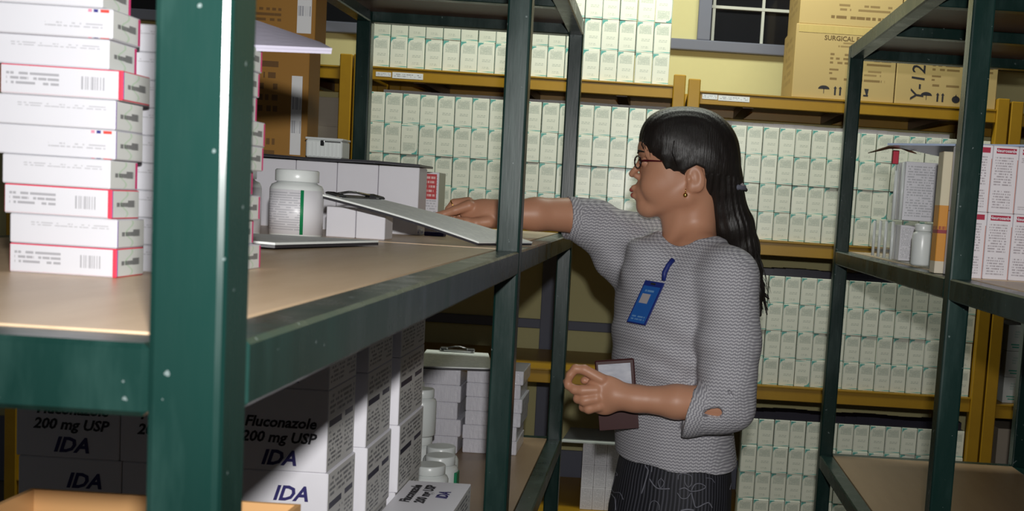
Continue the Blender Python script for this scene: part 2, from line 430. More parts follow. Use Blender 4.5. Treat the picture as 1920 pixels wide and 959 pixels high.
# ------------------------------------------------------------------ printed materials for the goods
def faux(name, base, ink, rects, rough=.45, bands=()):
    n = NM(name); u, v = n.uv(); c = base; first = True
    nz = n.noise(n.obj(), 40, 2); c = n.mix(n.m('MULTIPLY', nz, .08), base, tuple(q*.7 for q in base[:3])+(1,))
    for col, r in bands: c = n.mix(n.rect(u, v, r), c, col)
    for i, (r, nl, wd, st) in enumerate(rects):
        c = n.mix(n.m('MULTIPLY', n.print_(u, v, r, nl, wd, i*7.3, .46), st), c, ink)
    n.color(c); n.rough(rough); return n.mat
WH = sr(228, 226, 230)
WR = sr(198, 198, 204)
M['rx_front'] = faux('white_carton_front_plain', WR, sr(150, 150, 155), [((.2, .95, .62, .78), 2, 26, .6)])
M['rx_tri'] = faux('white_carton_front_three_colour_mark', WR, sr(150, 150, 155), [((.45, .92, .3, .5), 2, 26, .6)],
    bands=[(sr(230, 130, 150), (.80, .83, .86, .99)), (sr(50, 50, 120), (.845, .88, .86, .99)), (sr(235, 70, 60), (.90, .97, .86, .99))])
def mk_bar():
    n = NM('white_carton_front_barcode'); u, v = n.uv()
    bars = n.m('MULTIPLY', n.m('GREATER_THAN', n.noise(n.comb(n.m('MULTIPLY', u, 130), 0.0), 1.0, 0), .5), n.rect(u, v, (.66, .85, .28, .72)))
    t = n.print_(u, v, (.05, .48, .3, .78), 3, 22, 2, .42)
    c = n.mix(n.m('MULTIPLY', n.m('MAXIMUM', bars, t), .6), WR, sr(110, 110, 115))
    c = n.mix(n.m('LESS_THAN', v, .045), c, sr(215, 60, 90))
    c = n.mix(n.m('GREATER_THAN', u, .965), c, sr(225, 60, 80))
    n.color(c); n.rough(.4); return n.mat
M['rx_bar'] = mk_bar()
def mk_end(name, pink):
    n = NM(name); u, v = n.uv()
    t = n.print_(u, v, (.18, .62, .34, .62), 1, 18, 3, .40)
    t2 = n.print_(u, v, (.58, .84, .28, .74), 1, 26, 5, .33)
    g = n.m('MULTIPLY', n.m('LESS_THAN', n.m('ABSOLUTE', n.m('SUBTRACT', u, n.m('ADD', .45, n.m('MULTIPLY', n.m('SINE', n.m('MULTIPLY', v, 9.0)), .12)))), .03), .35)
    c = n.mix(g, sr(208, 210, 206), sr(120, 190, 110))
    c = n.mix(n.m('MULTIPLY', n.m('MAXIMUM', t, t2), .75), c, sr(50, 50, 55))
    c = n.mix(n.inside(u, .0, .05), c, sr(120, 80, 170) if not pink else sr(208, 210, 206))
    if pink: c = n.mix(n.inside(u, .9, .99), c, sr(210, 60, 120))
    n.color(c); n.rough(.45); return n.mat
M['rx_end'] = mk_end('white_carton_end_print', False); M['rx_end_pink'] = mk_end('white_carton_end_pink_edge', True)
M['ida_side'] = faux('white_carton_side_small_print', sr(214, 212, 208), sr(70, 72, 82), [((.06, .55, .06, .5), 8, 20, .75), ((.62, .94, .06, .5), 8, 16, .7), ((.06, .94, .68, .94), 4, 20, .75)],
    bands=[(sr(40, 40, 62), (.06, .5, .54, .62)), (sr(60, 60, 80), (.62, .92, .56, .63))])
M['silver_front'] = None
def mk_silver():
    n = NM('shrink_wrapped_blister_boxes'); u, v = n.uv()
    st = n.noise(n.comb(n.m('MULTIPLY', u, 60), n.m('MULTIPLY', v, 1.2)), 1.0, 3)
    c = n.mix(n.m('MULTIPLY', st, .9), sr(246, 244, 250), sr(178, 176, 188)); n.color(c); n.rough(.12)
    o = n.obj(); n.bump(n.noise(o, 60, 4, .6), .6, .004); return n.mat
M['silver_front'] = mk_silver()
M['silver'] = plain('shrink_wrap_film', sr(214, 214, 222), .12)
M['red_front'] = faux('white_carton_red_title', sr(226, 220, 224), sr(140, 128, 134), [((.1, .8, .06, .34), 7, 26, .7), ((.1, .8, .4, .84), 11, 26, .7)], bands=[(sr(205, 130, 110), (.955, .985, 0, .8)), (sr(170, 30, 62), (.12, .9, .885, .965))])
M['red_front2'] = faux('white_carton_red_title_barcode', sr(226, 220, 224), sr(140, 128, 134), [((.1, .8, .76, .84), 3, 26, .7), ((.1, .8, .06, .12), 2, 26, .5)], bands=[(sr(170, 30, 62), (.12, .9, .885, .965)), (sr(110, 110, 115), (.4, .8, .2, .36))])
M['text_white'] = faux('white_carton_grey_lines', sr(222, 220, 226), sr(150, 150, 156), [((.08, .92, .06, .94), 20, 18, .6)])
M['orange'] = faux('orange_carton', sr(205, 140, 50), sr(150, 60, 50), [((.1, .9, .35, .4), 1, 6, .9)], bands=[(sr(205, 195, 175), (0, 1, 0, .1)), (sr(140, 50, 60), (0, 1, .33, .36)), (sr(208, 198, 170), (0, 1, .56, 1))])
M['red_label'] = faux('red_label_pale_lines', sr(190, 40, 46), sr(235, 200, 195), [((.08, .92, .06, .94), 5, 14, .8)])
M['blue_stripe'] = faux('white_blue_pack', sr(225, 226, 235), sr(60, 70, 160), [((.1, .9, .2, .8), 1, 10, .8)])
M['carton_print2'] = faux('brown_cardboard_printed_low', sr(186, 160, 104), sr(112, 84, 40), [((.30, .95, .08, .16), 1, 22, .9), ((.38, .9, .20, .32), 2, 20, .7)], .6)
M['carton_print'] = faux('brown_cardboard_printed_front', sr(186, 160, 104), sr(112, 84, 40), [((.35, .62, .47, .64), 3, 16, .8), ((.66, .95, .47, .64), 3, 16, .8), ((.35, .44, .33, .43), 2, 12, .8), ((.66, .86, .33, .43), 2, 8, .6), ((.35, .9, .25, .31), 1, 20, .8), ((.42, .98, .70, .79), 2, 20, .6)], .6)
M['carton_side'] = faux('brown_cardboard_printed_side', sr(168, 142, 86), sr(110, 86, 40), [((.2, .8, .2, .9), 6, 8, .35)], .6)
M['ochre_print'] = faux('ochre_cardboard_printed', sr(158, 112, 40), sr(84, 56, 22), [((.1, .62, .62, .93), 5, 14, .8), ((.12, .6, .3, .5), 3, 14, .7), ((.2, .36, .04, .24), 3, 6, .9), ((.5, .62, .05, .25), 2, 5, .9)], .6)
M['teal_text'] = faux('white_pack_teal_print', sr(205, 208, 205), sr(30, 150, 130), [((.05, .95, .1, .3), 2, 8, .9), ((.1, .9, .5, .8), 3, 8, .3)])
M['bottle_label'] = None
def mk_bl():
    n = NM('bottle_label_green_stripe'); u, v = n.uv()
    x = n.m('FRACT', n.m('ADD', u, 0.0))
    t = n.print_(x, v, (.52, .86, .08, .95), 16, 30, 1, .40)
    c = n.mix(n.m('MULTIPLY', t, .4), sr(232, 230, 234), sr(140, 140, 150))
    c = n.mix(n.inside(x, .855, .875), c, sr(20, 130, 80))
    n.color(c); n.rough(.35); return n.mat
M['bottle_label'] = mk_bl()
M['green_label'] = plain('green_label', sr(10, 120, 80), .4)
M['page'] = faux('printed_form_page', sr(234, 238, 234), sr(150, 155, 160), [((.06, .94, .08, .85), 14, 20, .25)])
M['board_dark'] = plain('dark_clipboard_board', (.03, .028, .035, 1), .35)
M['lilac_sheet'] = plain('pale_lilac_paper', sr(206, 202, 220), .5)
M['blue_sheet'] = plain('pale_blue_plastic_sheet', sr(170, 185, 210), .25)
def mk_clear():
    n = NM('clear_acrylic'); n.color((.85, .88, .87, 1)); n.rough(.06)
    t = n.new('ShaderNodeBsdfTransparent'); t.inputs[0].default_value = (.985, .99, .987, 1)
    f = n.new('ShaderNodeFresnel'); f.inputs[0].default_value = 1.45; mx = n.new('ShaderNodeMixShader')
    n.ln(n.m('ADD', n.m('MULTIPLY', f.outputs[0], .5), .03), mx.inputs[0]); n.ln(t.outputs[0], mx.inputs[1]); n.ln(n.b.outputs[0], mx.inputs[2])
    n.ln(mx.outputs[0], n.nt.nodes['Material Output'].inputs[0]); return n.mat
M['clear'] = mk_clear()

def bx(name, label, cat, x0, x1, y0, y1, z0, z1, mat, group=None, bev=.001, rz=0, **k):
    cx_, cy_ = (x0+x1)/2, (y0+y1)/2
    mb = MB(); mb.box(x0-cx_, x1-cx_, y0-cy_, y1-cy_, 0, z1-z0, mat, bev=bev, **k)
    o = mb.build(name, None, (cx_, cy_, z0), rz); return tag(o, label, cat, group)
ZS = HM+.0007          # top of the left rack's middle board
ZL = HL+.0007
ZR = HMR+.0007
# ---- near stack of flat white medicine cartons on the left rack
kinds = ['rx_bar', 'rx_front', 'rx_bar', 'rx_front', 'rx_tri', 'rx_front', 'rx_bar', 'rx_front', 'rx_tri', 'rx_front']
edge = [218, 219, 209, 206, 216, 216, 230, 204, 211, 192]
how = {'rx_bar': 'flat white carton with barcode and red lower edge', 'rx_front': 'flat white carton with plain printed front', 'rx_tri': 'flat white carton with small three-colour mark'}
for i in range(10):
    z = ZS+.0246*i; y0 = .965+random.uniform(-.001, .002)
    x1 = at(edge[i], 500-55*i, y0).x
    bx('medicine_carton', '%s, %s, nearest stack' % (how[kinds[i]], ORD[i]+(' from bottom' if i else ' one')), 'carton', x1-(.0895 if i < 4 else .101), x1, y0, y0+.052, z, z+.0243, M['white'], 'flat white cartons in the nearest stack', front=M[kinds[i]], right=M['rx_end_pink' if i in (9, 8, 3, 7) else 'rx_end'])
for i in range(9):
    z = ZS+.0246*i; x1 = -.4045+[.004, -.004, .002, -.006, .004, .005, -.004, -.002, .0][i]
    bx('medicine_carton', 'flat white carton with pink end, %s behind the near post' % (ORD[i]+(' from bottom' if i else '')), 'carton', x1-.09, x1, 1.13, 1.182, z, z+.0243, M['white'], 'flat cartons behind the near post', right=M['rx_end_pink'], front=M['rx_front'])
for i in range(10):
    z = ZS+.0246*i
    if i < 9: bx('medicine_carton', 'flat white carton, %s in the stack behind the nearest' % (ORD[i]+(' from bottom' if i else '')), 'carton', -.505, -.418, 1.045, 1.097, z, z+.0243, M['white'], 'flat cartons behind the nearest stack', right=M['rx_end'], front=M['rx_front'])
zt = ZS+.0246*9
def clipboard(label, quad, th=.004, clip=None, top='page', warp=None, dark='board_dark', paper=True, clip_w=.07):
    c = sum((Vector(p) for p in quad), Vector())/4
    r = thing('clipboard', label, 'clipboard', c)
    q = [Vector(p)-c for p in quad]
    MB().slab(q, th, M[dark], warp=warp).build('board', r)
    if paper:
        nrm = (q[1]-q[0]).cross(q[3]-q[0]).normalized(); nrm = nrm if nrm.z > 0 else -nrm
        MB().slab([p+nrm*.0032 for p in q], .003, M[top], top=M[top], warp=warp).build('paper', r)
    if clip:
        i0, i1 = clip; a, b = q[i0], q[i1]; mid = (a+b)/2; ax = (b-a).normalized(); inn = (-mid).normalized()
        up = ax.cross(inn); up = up if up.z > 0 else -up
        mb = MB(); mt = Matrix((ax, inn, up)).transposed().to_4x4(); mt.translation = mid+inn*.012+up*.006
        mb.box(-clip_w/2, clip_w/2, -.008, .012, -.002, .003, M['steel'], bev=.001, mtx=mt)
        for s_ in (-1, 1): mb.box(s_*clip_w/2-.011, s_*clip_w/2+.011, -.012, .012, .0, .009, M['black'], bev=.003, mtx=mt)
        mb.tube([mt @ Vector(v) for v in ((-clip_w*.4, -.004, .006), (-clip_w*.1, -.007, .011), (clip_w*.1, -.007, .011), (clip_w*.4, -.004, .006))], .0022, M['steel'], 8)
        mb.build('clip', r)
    return r
B1, B2 = at(622, 96, 1.24), at(330, 84, 1.09)
B3, B4 = at(600, 84, 1.36), at(330, -8, 1.3)
clipboard('white clipboard page jutting out high beside the near green post', [B2, B1, B3, B4], .003, dark='lilac_sheet', top='lilac_sheet')
# ---- row of tall white cartons, dark folder and cartons behind
xs = [-.48, -.5635, -.647, -.7305, -.8145]
nm_ = ['rightmost of the row', 'second from the right', 'third from the right', 'leftmost, behind the bottles']
for i in range(4):
    bx('white_carton', 'tall blank white carton under the dark folder, %s' % nm_[i], 'carton', xs[i+1]+.0006, xs[i]-.0006, 2.35, 2.43, ZS, .0495, M['white'], 'tall blank white cartons under the dark folder', bev=.0012)
r = tag(MB().slab([(-.835, 2.318, .0555), (-.474, 2.318, .0558), (-.474, 2.4565, .0555), (-.835, 2.4565, .0555)], .0045, M['board_dark'], warp=lambda u, v: .0012*math.sin(u*11)*(1-v)+.001*(1-v)).build('dark_folder'), 'thin dark folder lying on the row of tall white cartons', 'folder')
t = thing('plastic_tub', 'small ribbed white tub with a black catch, on the dark folder', 'box', (-.674, 2.39, .0578))
MB().box(-.0415, .0325, -.03, .03, 0, .036, M['white2'], bev=.003).build('body', t)
mb = MB()
for k in range(9): mb.box(-.037+k*.0082, -.0335+k*.0082, -.0315, -.0298, .002, .031, M['white2'])
mb.build('rib', t)
MB().box(-.0425, .034, -.032, .032, .0362, .0405, M['white2'], bev=.0015).build('lid', t)
MB().box(-.010, -.003, -.0365, -.0318, .024, .035, M['black'], bev=.001).box(-.003, .03, -.0335, -.0318, .0315, .0345, M['steel']).build('catch', t)
xr = at(573, 290, 2.46).x
o1 = bx('cardboard_carton', 'ochre cardboard carton with printed lines and paper slip, behind the white cartons', 'carton', xr-.17, xr, 2.465, 2.545, ZS, .287, M['carton_dark'], front=M['ochre_print'])
MB().box(.085-.035, .085-.0125, -.0420, -.0405, .15, .315, M['grey_white'], front=M['strip']).build('paper_slip', o1)
xr2 = at(588, 60, 2.46).x
o2 = bx('cardboard_carton', 'upper ochre cardboard carton stacked on the one behind the white cartons', 'carton', xr2-.18, xr2, 2.47, 2.55, .2875, .4505, M['carton_dark'], front=M['ochre_print'])
MB().box(.09-.038, .09-.008, -.0417, -.0404, .03, .16, M['grey_white'], front=M['strip']).build('paper_slip', o2)
rb = bx('white_carton', 'narrow white carton with a red label right of the tall blank cartons', 'carton', -.533, -.487, 2.6, 2.68, ZS, .047, M['teal_side'], front=M['text_white'])
MB().box(-.021, .018, -.0412, -.0402, .074, .13, M['red_label'], front=M['red_label']).build('red_label', rb)
# ---- small low cartons, bottle, flat pack
lx = [-.472, -.5245, -.577]
for i in range(2):
    bx('small_white_carton', 'small blank white carton beneath the held clipboard, %s one' % ('right' if i == 0 else 'left'), 'carton', lx[i+1]+.0006, lx[i]-.0006, 2.035, 2.095, ZS, ZS+.053, M['white'], 'small blank cartons beneath the clipboard', bev=.0012)
bx('flat_pack', 'small white pack with a blue band lying beneath the held clipboard', 'pack', -.515, -.475, 2.36, 2.39, ZS, ZS+.012, M['blue_stripe'])
bx('flat_pack', 'small dark blue pack lying beside the white and blue one', 'pack', -.47, -.43, 2.37, 2.4, ZS, ZS+.008, M['ink_blue'])
def bottle(label, x, y, z, r=.043, h=.112, rz=0, group=None, lab=True, proto=[None, None]):
    t = thing('plastic_bottle', label, 'bottle', (x, y, z), rz, group)
    hb = h*.80
    MB().lathe([(r*.9, 0), (r, .004), (r, hb*.9), (r*.93, hb*.97), (r*.78, hb), (r*.74, hb+.002)], M['white2'], 36).build('body', t)
    if lab: MB().lathe([(r+.0004, .006), (r+.0004, hb*.88)], M['bottle_label'], 36).build('label', t)
    prof = [(r*.80, hb+.0025), (r*.82, hb+.004), (r*.82, h-.002), (r*.77, h)]
    MB().lathe(prof, M['white2'], 36).build('cap', t)
    return t
bottle('large white plastic bottle with green-striped label, beside the small cartons', at(554, 447, 1.93).x, 1.93, ZS, rz=math.radians(-13))
bottle('white plastic bottle half hidden by the near green post', at(554, 447, 1.93).x-.089, 1.885, ZS, rz=math.radians(-95))
# ---- the clipboard the woman holds down, and one lying flat
a_, b_ = at(604, 368, 1.93), onz(897, 457, ZS+.0045)
e_ = onz(1000, 457, ZS+.0045)-onz(900, 457, ZS+.0045)
e_.z = 0
a4 = a_+e_*.72
clipboard('tilted clipboard with white pages under the reaching hand', [a_, b_, b_+e_, a_+(a4-a_)], .004, clip=(0, 3), warp=lambda u, v: .004*math.sin(u*3.1), clip_w=.1)
z1 = ZS+.0045
clipboard('clipboard with curled white pages lying flat before the bottles', [(-.70, 1.47, z1), (-.495, 1.515, z1), (-.425, 1.79, z1), (-.66, 1.76, z1)], .004, warp=lambda u, v: .0015*math.sin(u*9)*(1-v)+.0015)
# ---- lower board of the left rack: white medicine cartons
IW, IH, ID_ = .1268, .104, .13
for d_, (yy, dx) in enumerate(((1.40, 0), (1.555, .010), (1.72, .018))):
    for c_ in range(3):
        if d_ and c_: continue
        for l_ in range(5):
            x1 = -.386+dx-c_*(IW+.001)+(.003 if l_ == 2 else 0); z = ZL+l_*(IH+.0003)
            nm2 = ('front row, %s column' % ['right', 'middle', 'left'][c_]) if d_ == 0 else ['', 'second row back', 'third row back'][d_]
            lay = ['lowest', 'second', 'third', 'fourth', 'topmost'][l_]
            dd = .145 if d_ else ID_
            o = bx('white_medicine_carton', 'white carton with drug name lettering, %s layer, %s' % (lay, nm2), 'carton', x1-IW, x1, yy, yy+dd+(.035 if d_ == 2 else 0), z, z+IH, M['white'], 'white cartons stacked on the lower board', right=M['ida_side'], bev=.0012)
            if d_ == 0 and l_ >= 2:
                fy = -dd/2-.0004
                if l_ >= 3:
                    lettering(o, 'Fluconazole', .0185, (.005, fy, .055), FR, M['ink'], .25, .0005)
                    lettering(o, '200 mg USP', .0185, (.003, fy, .036), FR, M['ink'], .25, .0005)
                    lettering(o, 'IDA', .026, (.004, fy, .008), FR, M['ink_blue'], .3, .0008, name='logo')
                else:
                    lettering(o, 'IDA', .026, (.017, fy, .068), FR, M['ink_blue'], .3, .0008, name='logo')
bx('white_medicine_carton', 'white carton under the flat one whose lettering faces up', 'carton', -.3645, -.2655, 1.592, 1.798, ZL, ZL+.1045, M['white'], right=M['ida_side'], bev=.0012)
IH = .1045
o = bx('white_medicine_carton', 'white carton lying flat at the bottom edge, its lettering facing up', 'carton', -.3645, -.265, 1.59, 1.80, ZL+.105, ZL+.2095, M['white'], right=M['ida_side'], bev=.0012)
RT_ = (0, 0, math.pi/2)
for i, (tx, xx, sz, mm) in enumerate((('Fluconazole', -.022, .0215, 'ink'), ('200 mg USP', .0, .0215, 'ink'), ('IDA', .028, .024, 'ink_blue'))):
    lettering(o, tx, sz, (xx, .024, IH+.0006), RT_, M[mm], .25, .0008)
pos = [(-.452, 2.255, 'nearest of the short bottles'), (-.41, 2.335, 'second short bottle from the flat carton'), (-.492, 2.345, 'short bottle beside the carton columns'), (-.405, 2.425, 'third short bottle, with a green label'), (-.49, 2.435, 'short bottle behind the one beside the carton columns'), (-.42, 2.515, 'rearmost of the short bottles')]
for i, (x, y, l) in enumerate(pos):
    b = bottle('white lidded bottle on the lower board, '+l, x-.022, y+.01, ZL, .039, .108, group='white bottles on the lower board', lab=False)
    if i == 3: MB().box(.034, .0405, -.02, .012, .008, .075, M['green_label'], bev=.001).build('green_label', b)
for k, (x, y) in enumerate(((-.508, 2.62), (-.548, 2.705))):
    for j in range(2): bottle('tall white bottle before the silver packs, %s of the %s pair' % (['lower', 'upper'][j], ['near', 'far'][k]), x, y, ZL+j*.1095, .034, .109, group='stacked bottles before the silver packs', lab=False)
for i in range(5):
    dx = [0, .006, -.004, .003, .0][i]
    bx('shrink_wrapped_pack', 'silvery shrink-wrapped pack, left column, %s' % (ORD[i]+(' from the bottom' if i else ' one')), 'pack', -.60+dx, -.472+dx, 2.93, 3.09, ZL+i*.0444, ZL+i*.0444+.044, M['silver'], 'shrink-wrapped packs on the lower board', front=M['silver_front'], right=M['silver_front'], bev=.002)
for i in range(6):
    dx = [-.003, -.005, .004, .006, .0, .006][i]
    bx('shrink_wrapped_pack', 'silvery shrink-wrapped pack, right column, %s' % (ORD[i]+(' from the bottom' if i else ' one')), 'pack', -.4585+min(dx, 0), -.318+dx, 2.95, 3.12, ZL+i*.037, ZL+i*.037+.0366, M['silver'], 'shrink-wrapped packs on the lower board', front=M['silver_front'], right=M['silver_front'], bev=.002)
zt2 = ZL+.2224
q = [at(776, 702, 2.88), at(925, 693, 2.92), at(915, 669, 3.2), at(800, 663, 3.2)]
for p in q: p.z = zt2+.005
clipboard('clipboard with greyish page lying on the silver shrink-wrapped packs', q, .004, clip=(2, 3), clip_w=.075)
# ---- open carton in the near bottom corner
t = thing('open_carton', 'open tan cardboard carton at the bottom left corner behind the near post', 'carton', (-.395, .82, ZL))
zc = .399; w2, d2 = .113, .13
MB().box(-w2, w2, d2-.004, d2, 0, zc, M['carton_tan']).box(-w2, w2, -d2, -d2+.004, 0, zc, M['carton_tan']).box(-w2, -w2+.004, -d2+.004, d2-.004, 0, zc, M['carton_tan']).box(w2-.004, w2, -d2+.004, d2-.004, 0, zc, M['carton_tan']).box(-w2+.004, w2-.004, -d2+.004, d2-.004, 0, .004, M['carton_tan']).build('body', t)
# ---- white packs on the bottom board of the left wooden unit
zb_ = LT[3]+.0006
for c_ in range(4):
    for r_ in range(3):
        x0 = -.219+c_*.0475
        bx('white_pack', 'white printed pack on the bottom board beside the skirt, %s column, %s row' % (['left', 'second', 'third', 'right'][c_], ['bottom', 'middle', 'top'][r_]), 'pack', x0+.0005, x0+.047, 4.36, 4.47, zb_+r_*.0885, zb_+r_*.0885+.088, M['grey_white'], 'white packs on the bottom board', front=M['text_white'])
tag(MB().slab([(-.30, 4.33, -.908), (-.02, 4.33, -.908), (-.02, 4.6, -.908), (-.285, 4.6, -.908)], .006, M['grey_white']).build('pale_tray'), 'pale grey board lying on the white packs beside the skirt', 'board')
# ---- cartons on top of the right wooden unit
RTz = RT[0]+.0006
def big(label, x0, x1, z0, z1, hand=None, y0=4.312, marks=True):
    o = bx('cardboard_carton', label, 'carton', x0, x1, y0, 4.7, z0, z1, M['carton'], 'brown cartons on top of the right unit', front=M['carton_print' if marks else 'carton_print2'], left=M['carton_side'], bev=.002)
    W_ = x1-x0; H_ = z1-z0; fy = -(4.7-y0)/2-.0006; ink = M['ink_brown']
    lettering(o, 'SURGICAL FACE MASK', .024, (W_*.10, fy, H_*.80), FR, ink, 0, .0003)
    zc_ = H_*.12; x_ = -W_*.19; s = .021
    def poly(nm, *shapes):
        mb = MB()
        for pts in shapes:
            vs = [mb.bm.verts.new((p[0], fy, p[1])) for p in pts]; f = mb.bm.faces.new(vs); f.material_index = mb.mi(M['ink'])
        mb.build(nm, o) if marks else mb.bm.free()
    poly('umbrella_mark', [(x_+s*math.cos(a), zc_+.004+s*.62*math.sin(a)) for a in [math.pi*k/12 for k in range(13)]], [(x_-.001, zc_-.012), (x_+.001, zc_-.012), (x_+.001, zc_+.006), (x_-.001, zc_+.006)])
    for q_ in (0, 1):
        xx = x_+.042+q_*.019
        poly('arrow_mark', [(xx-.0032, zc_-.016), (xx+.0032, zc_-.016), (xx+.0032, zc_+.0085), (xx+.0062, zc_+.0085), (xx, zc_+.017), (xx-.0062, zc_+.0085), (xx-.0032, zc_+.0085)])
    xx = x_+.11
    poly('care_mark', [(xx+.015*math.cos(a), zc_-.004+.013*math.sin(a)) for a in [2*math.pi*k/14 for k in range(14)]], [(xx-.003, zc_+.006), (xx+.003, zc_+.006), (xx, zc_+.016)])
    xx = x_+.155
    poly('stacking_mark', [(xx-.008, zc_-.014), (xx+.010, zc_-.014), (xx+.010, zc_-.008), (xx+.008, zc_-.008), (xx+.011, zc_+.014), (xx-.006, zc_+.014), (xx+.002, zc_-.008), (xx-.008, zc_-.008)])
    # clear tape along the top edge
    MB().box(-W_/2+.01, W_/2-.01, fy-.0004, fy+.0002, H_-.03, H_-.003, M['tape']).build('packing_tape', o)
    if hand: lettering(o, hand, .07, (-W_*.5+.105, fy, .012), (math.pi/2, -math.pi/2, 0), M['ink'], .1, .0002, name='handwriting', align='LEFT')
    return o
n = NM('glossy_packing_tape'); n.color(sr(196, 172, 110)); n.rough(.08); n.bump(n.noise(n.stretch(n.obj(), 60, 60, 6), 1, 4), .5, .003); M['tape'] = n.mat
big('brown carton with handling marks, lower left on the right wooden unit', .479, .8565, RTz, .706)
big('brown carton with handwriting beside the marks, lower right on the right wooden unit', .860, 1.235, RTz, .703, 'Y-12')
big('brown carton upper left on the right wooden unit, under the frame edge', .488, .8645, .7068, .965, y0=4.318, marks=False)
big('brown carton upper right, seen through the green rack top', .868, 1.24, .7038, .96, y0=4.318, marks=False)
# ---- goods in the far left and far right wooden units
bx('beige_carton', 'beige carton in the far left unit, lower of two', 'carton', -1.55, -1.20, 4.36, 4.7, LT[1]+.0045, .19, M['carton_beige']) if False else None
zk = -.09+.0006
bx('beige_carton', 'plain beige carton in the far left wooden unit, lower of two', 'carton', -1.55, -1.20, 4.37, 4.7, zk, .225, M['carton_beige'])
bx('beige_carton', 'plain beige carton in the far left wooden unit, upper of two', 'carton', -1.54, -1.19, 4.39, 4.7, .2255, .335, M['carton_beige'])
zs = -.66+.0006
for k in range(3): bx('teal_printed_pack', 'white pack with teal lettering in the right edge unit, %s layer' % ['lower', 'middle', 'upper'][k], 'pack', 1.37, 1.62, 4.34, 4.6, zs+k*.1, zs+k*.1+.0985, M['grey_white'], 'teal packs in the right edge unit', front=M['teal_text'])
zs3 = -1.2+.0006
bx('beige_carton', 'beige carton on the lowest visible board at the right edge', 'carton', 1.4, 1.7, 4.45, 4.8, zs3, zs3+.42, M['carton_beige'])
bx('white_carton', 'white carton low at the right edge before the beige carton', 'carton', 1.38, 1.6, 4.34, 4.43, zs3, zs3+.26, M['white'])
# ---- right rack: cartons with red titles, clear organiser, blue sheet
y_ = 2.115; s0 = at(1847, 460, y_).x; bw = .0478
for r_ in range(2):
    for c_ in range(-1, 4):
        x0 = s0+c_*bw; f_ = M['red_front2'] if (r_ == 1 and c_ == 1) else M['red_front']
        pl = ['half hidden by the green post', 'first right of the post', 'second right of the post', 'third right of the post', 'fourth right of the post'][c_+1]
        o = bx('red_titled_carton', 'white carton with red title band, %s row, %s' % (['lower', 'upper'][r_], pl), 'carton', x0+.0004, x0+bw-.0004, y_, y_+.1, ZR+r_*.1222, ZR+r_*.1222+.1218, M['white'], 'red titled cartons on the right rack', front=f_)
        if c_ >= 0: lettering(o, 'Neurosanbe', .0082, (.0003, -.0506, .1103), FR, M['white'], 0, .0002)
tz = ZR+2*.1222+.006
P1 = at(1664, 271, 2.33); P2 = at(1985, 275, 2.09)
q = [P1, P2, P2+Vector((.05, .28, 0)), P1+Vector((.22, .35, 0))]
for p in q: p.z = tz
tag(MB().slab(q, .004, M['blue_sheet']).build('plastic_sheet'), 'pale blue plastic sheet lying over the red-titled cartons and the organiser', 'sheet')
ox0, ox1, oy0, oy1 = .583, .715, 2.42, 3.03
t = thing('clear_organiser', 'clear acrylic organiser with upright dividers on the right rack', 'organiser', ((ox0+ox1)/2, (oy0+oy1)/2, ZR))
X0, X1, Y0, Y1 = ox0-(ox0+ox1)/2, ox1-(ox0+ox1)/2, oy0-(oy0+oy1)/2, oy1-(oy0+oy1)/2
MB().box(X0, X1, Y0, Y1, 0, .003, M['clear']).build('base_plate', t)
MB().box(X0-.012, X1, Y0-.01, Y1, .096, .099, M['clear']).build('shelf_plate', t)
MB().box(X1-.003, X1, Y0, Y1, .0035, .0955, M['clear']).build('back_panel', t)
for k, yy in enumerate((Y0+.001, Y0+.46, Y0+.52, Y1-.003)):
    MB().box(X0, X1-.0035, yy, yy+.003, .0035, .0955, M['clear'], bev=.0005).build('divider', t)
for yy in (2.79, 2.87, 2.945, 3.02): MB().tube([(X0-.005, yy-(oy0+oy1)/2, .0035), (X0-.005, yy-(oy0+oy1)/2, .095)], .004, M['white2'], 10).build('upright_edge_glint', t)  # white tubes stand in for bright reflections along the acrylic uprights
for yy in (2.72, 2.80): MB().tube([(X0-.005, yy-(oy0+oy1)/2, .0995), (X0-.005, yy-(oy0+oy1)/2, .235)], .0045, M['white2'], 10).build('upright_edge_glint', t)
bx('white_carton', 'white text-printed carton standing in the upper tier of the clear organiser', 'carton', ox0+.002, ox0+.078, 2.735, 2.845, ZR+.0998, ZR+.238, M['white'], front=M['text_white'])
bx('white_carton', 'narrow white carton beside the text-printed one in the organiser', 'carton', ox0+.080, ox0+.112, 2.735, 2.845, ZR+.0998, ZR+.236, M['white'], front=M['text_white'])
bx('white_carton', 'pinkish white carton in the lower tier of the clear organiser', 'carton', ox0+.002, ox0+.04, 2.735, 2.845, ZR+.0037, ZR+.088, M['white'], front=M['text_white'])
bottle('white bottle with plain label in the lower tier of the organiser', at(1729, 460, 2.49).x, 2.49, ZR+.0037, .0225, .090, lab=False)
for k in range(2): bx('orange_carton', 'narrow orange carton with a dark band, %s of the pair beside the organiser' % ['left', 'right'][k], 'carton', at(1752, 500, 2.23).x+k*.0185, at(1752, 500, 2.23).x+k*.0185+.018, 2.23, 2.27, ZR, ZR+.235, M['orange'], 'orange cartons beside the organiser')
mb = MB()
pp = [at(1628, 287, 2.62), at(1650, 281, 2.58), at(1668, 276, 2.52), at(1690, 276, 2.5), at(1705, 283, 2.47), at(1718, 288, 2.45)]
c0 = sum(pp, Vector())/6
mb.tube([p-c0 for p in pp], [.001, .003, .004, .004, .003, .001], M['ply_dark'], 8)
mb.box(-.002, .012, -.004, .004, -.03, .0, M['ink_red'], bev=.001)
mb.build('hanging_clip', None, c0); D.objects['hanging_clip']['label'] = 'dark curled plastic clip hanging at the top of the clear organiser'; D.objects['hanging_clip']['category'] = 'clip'
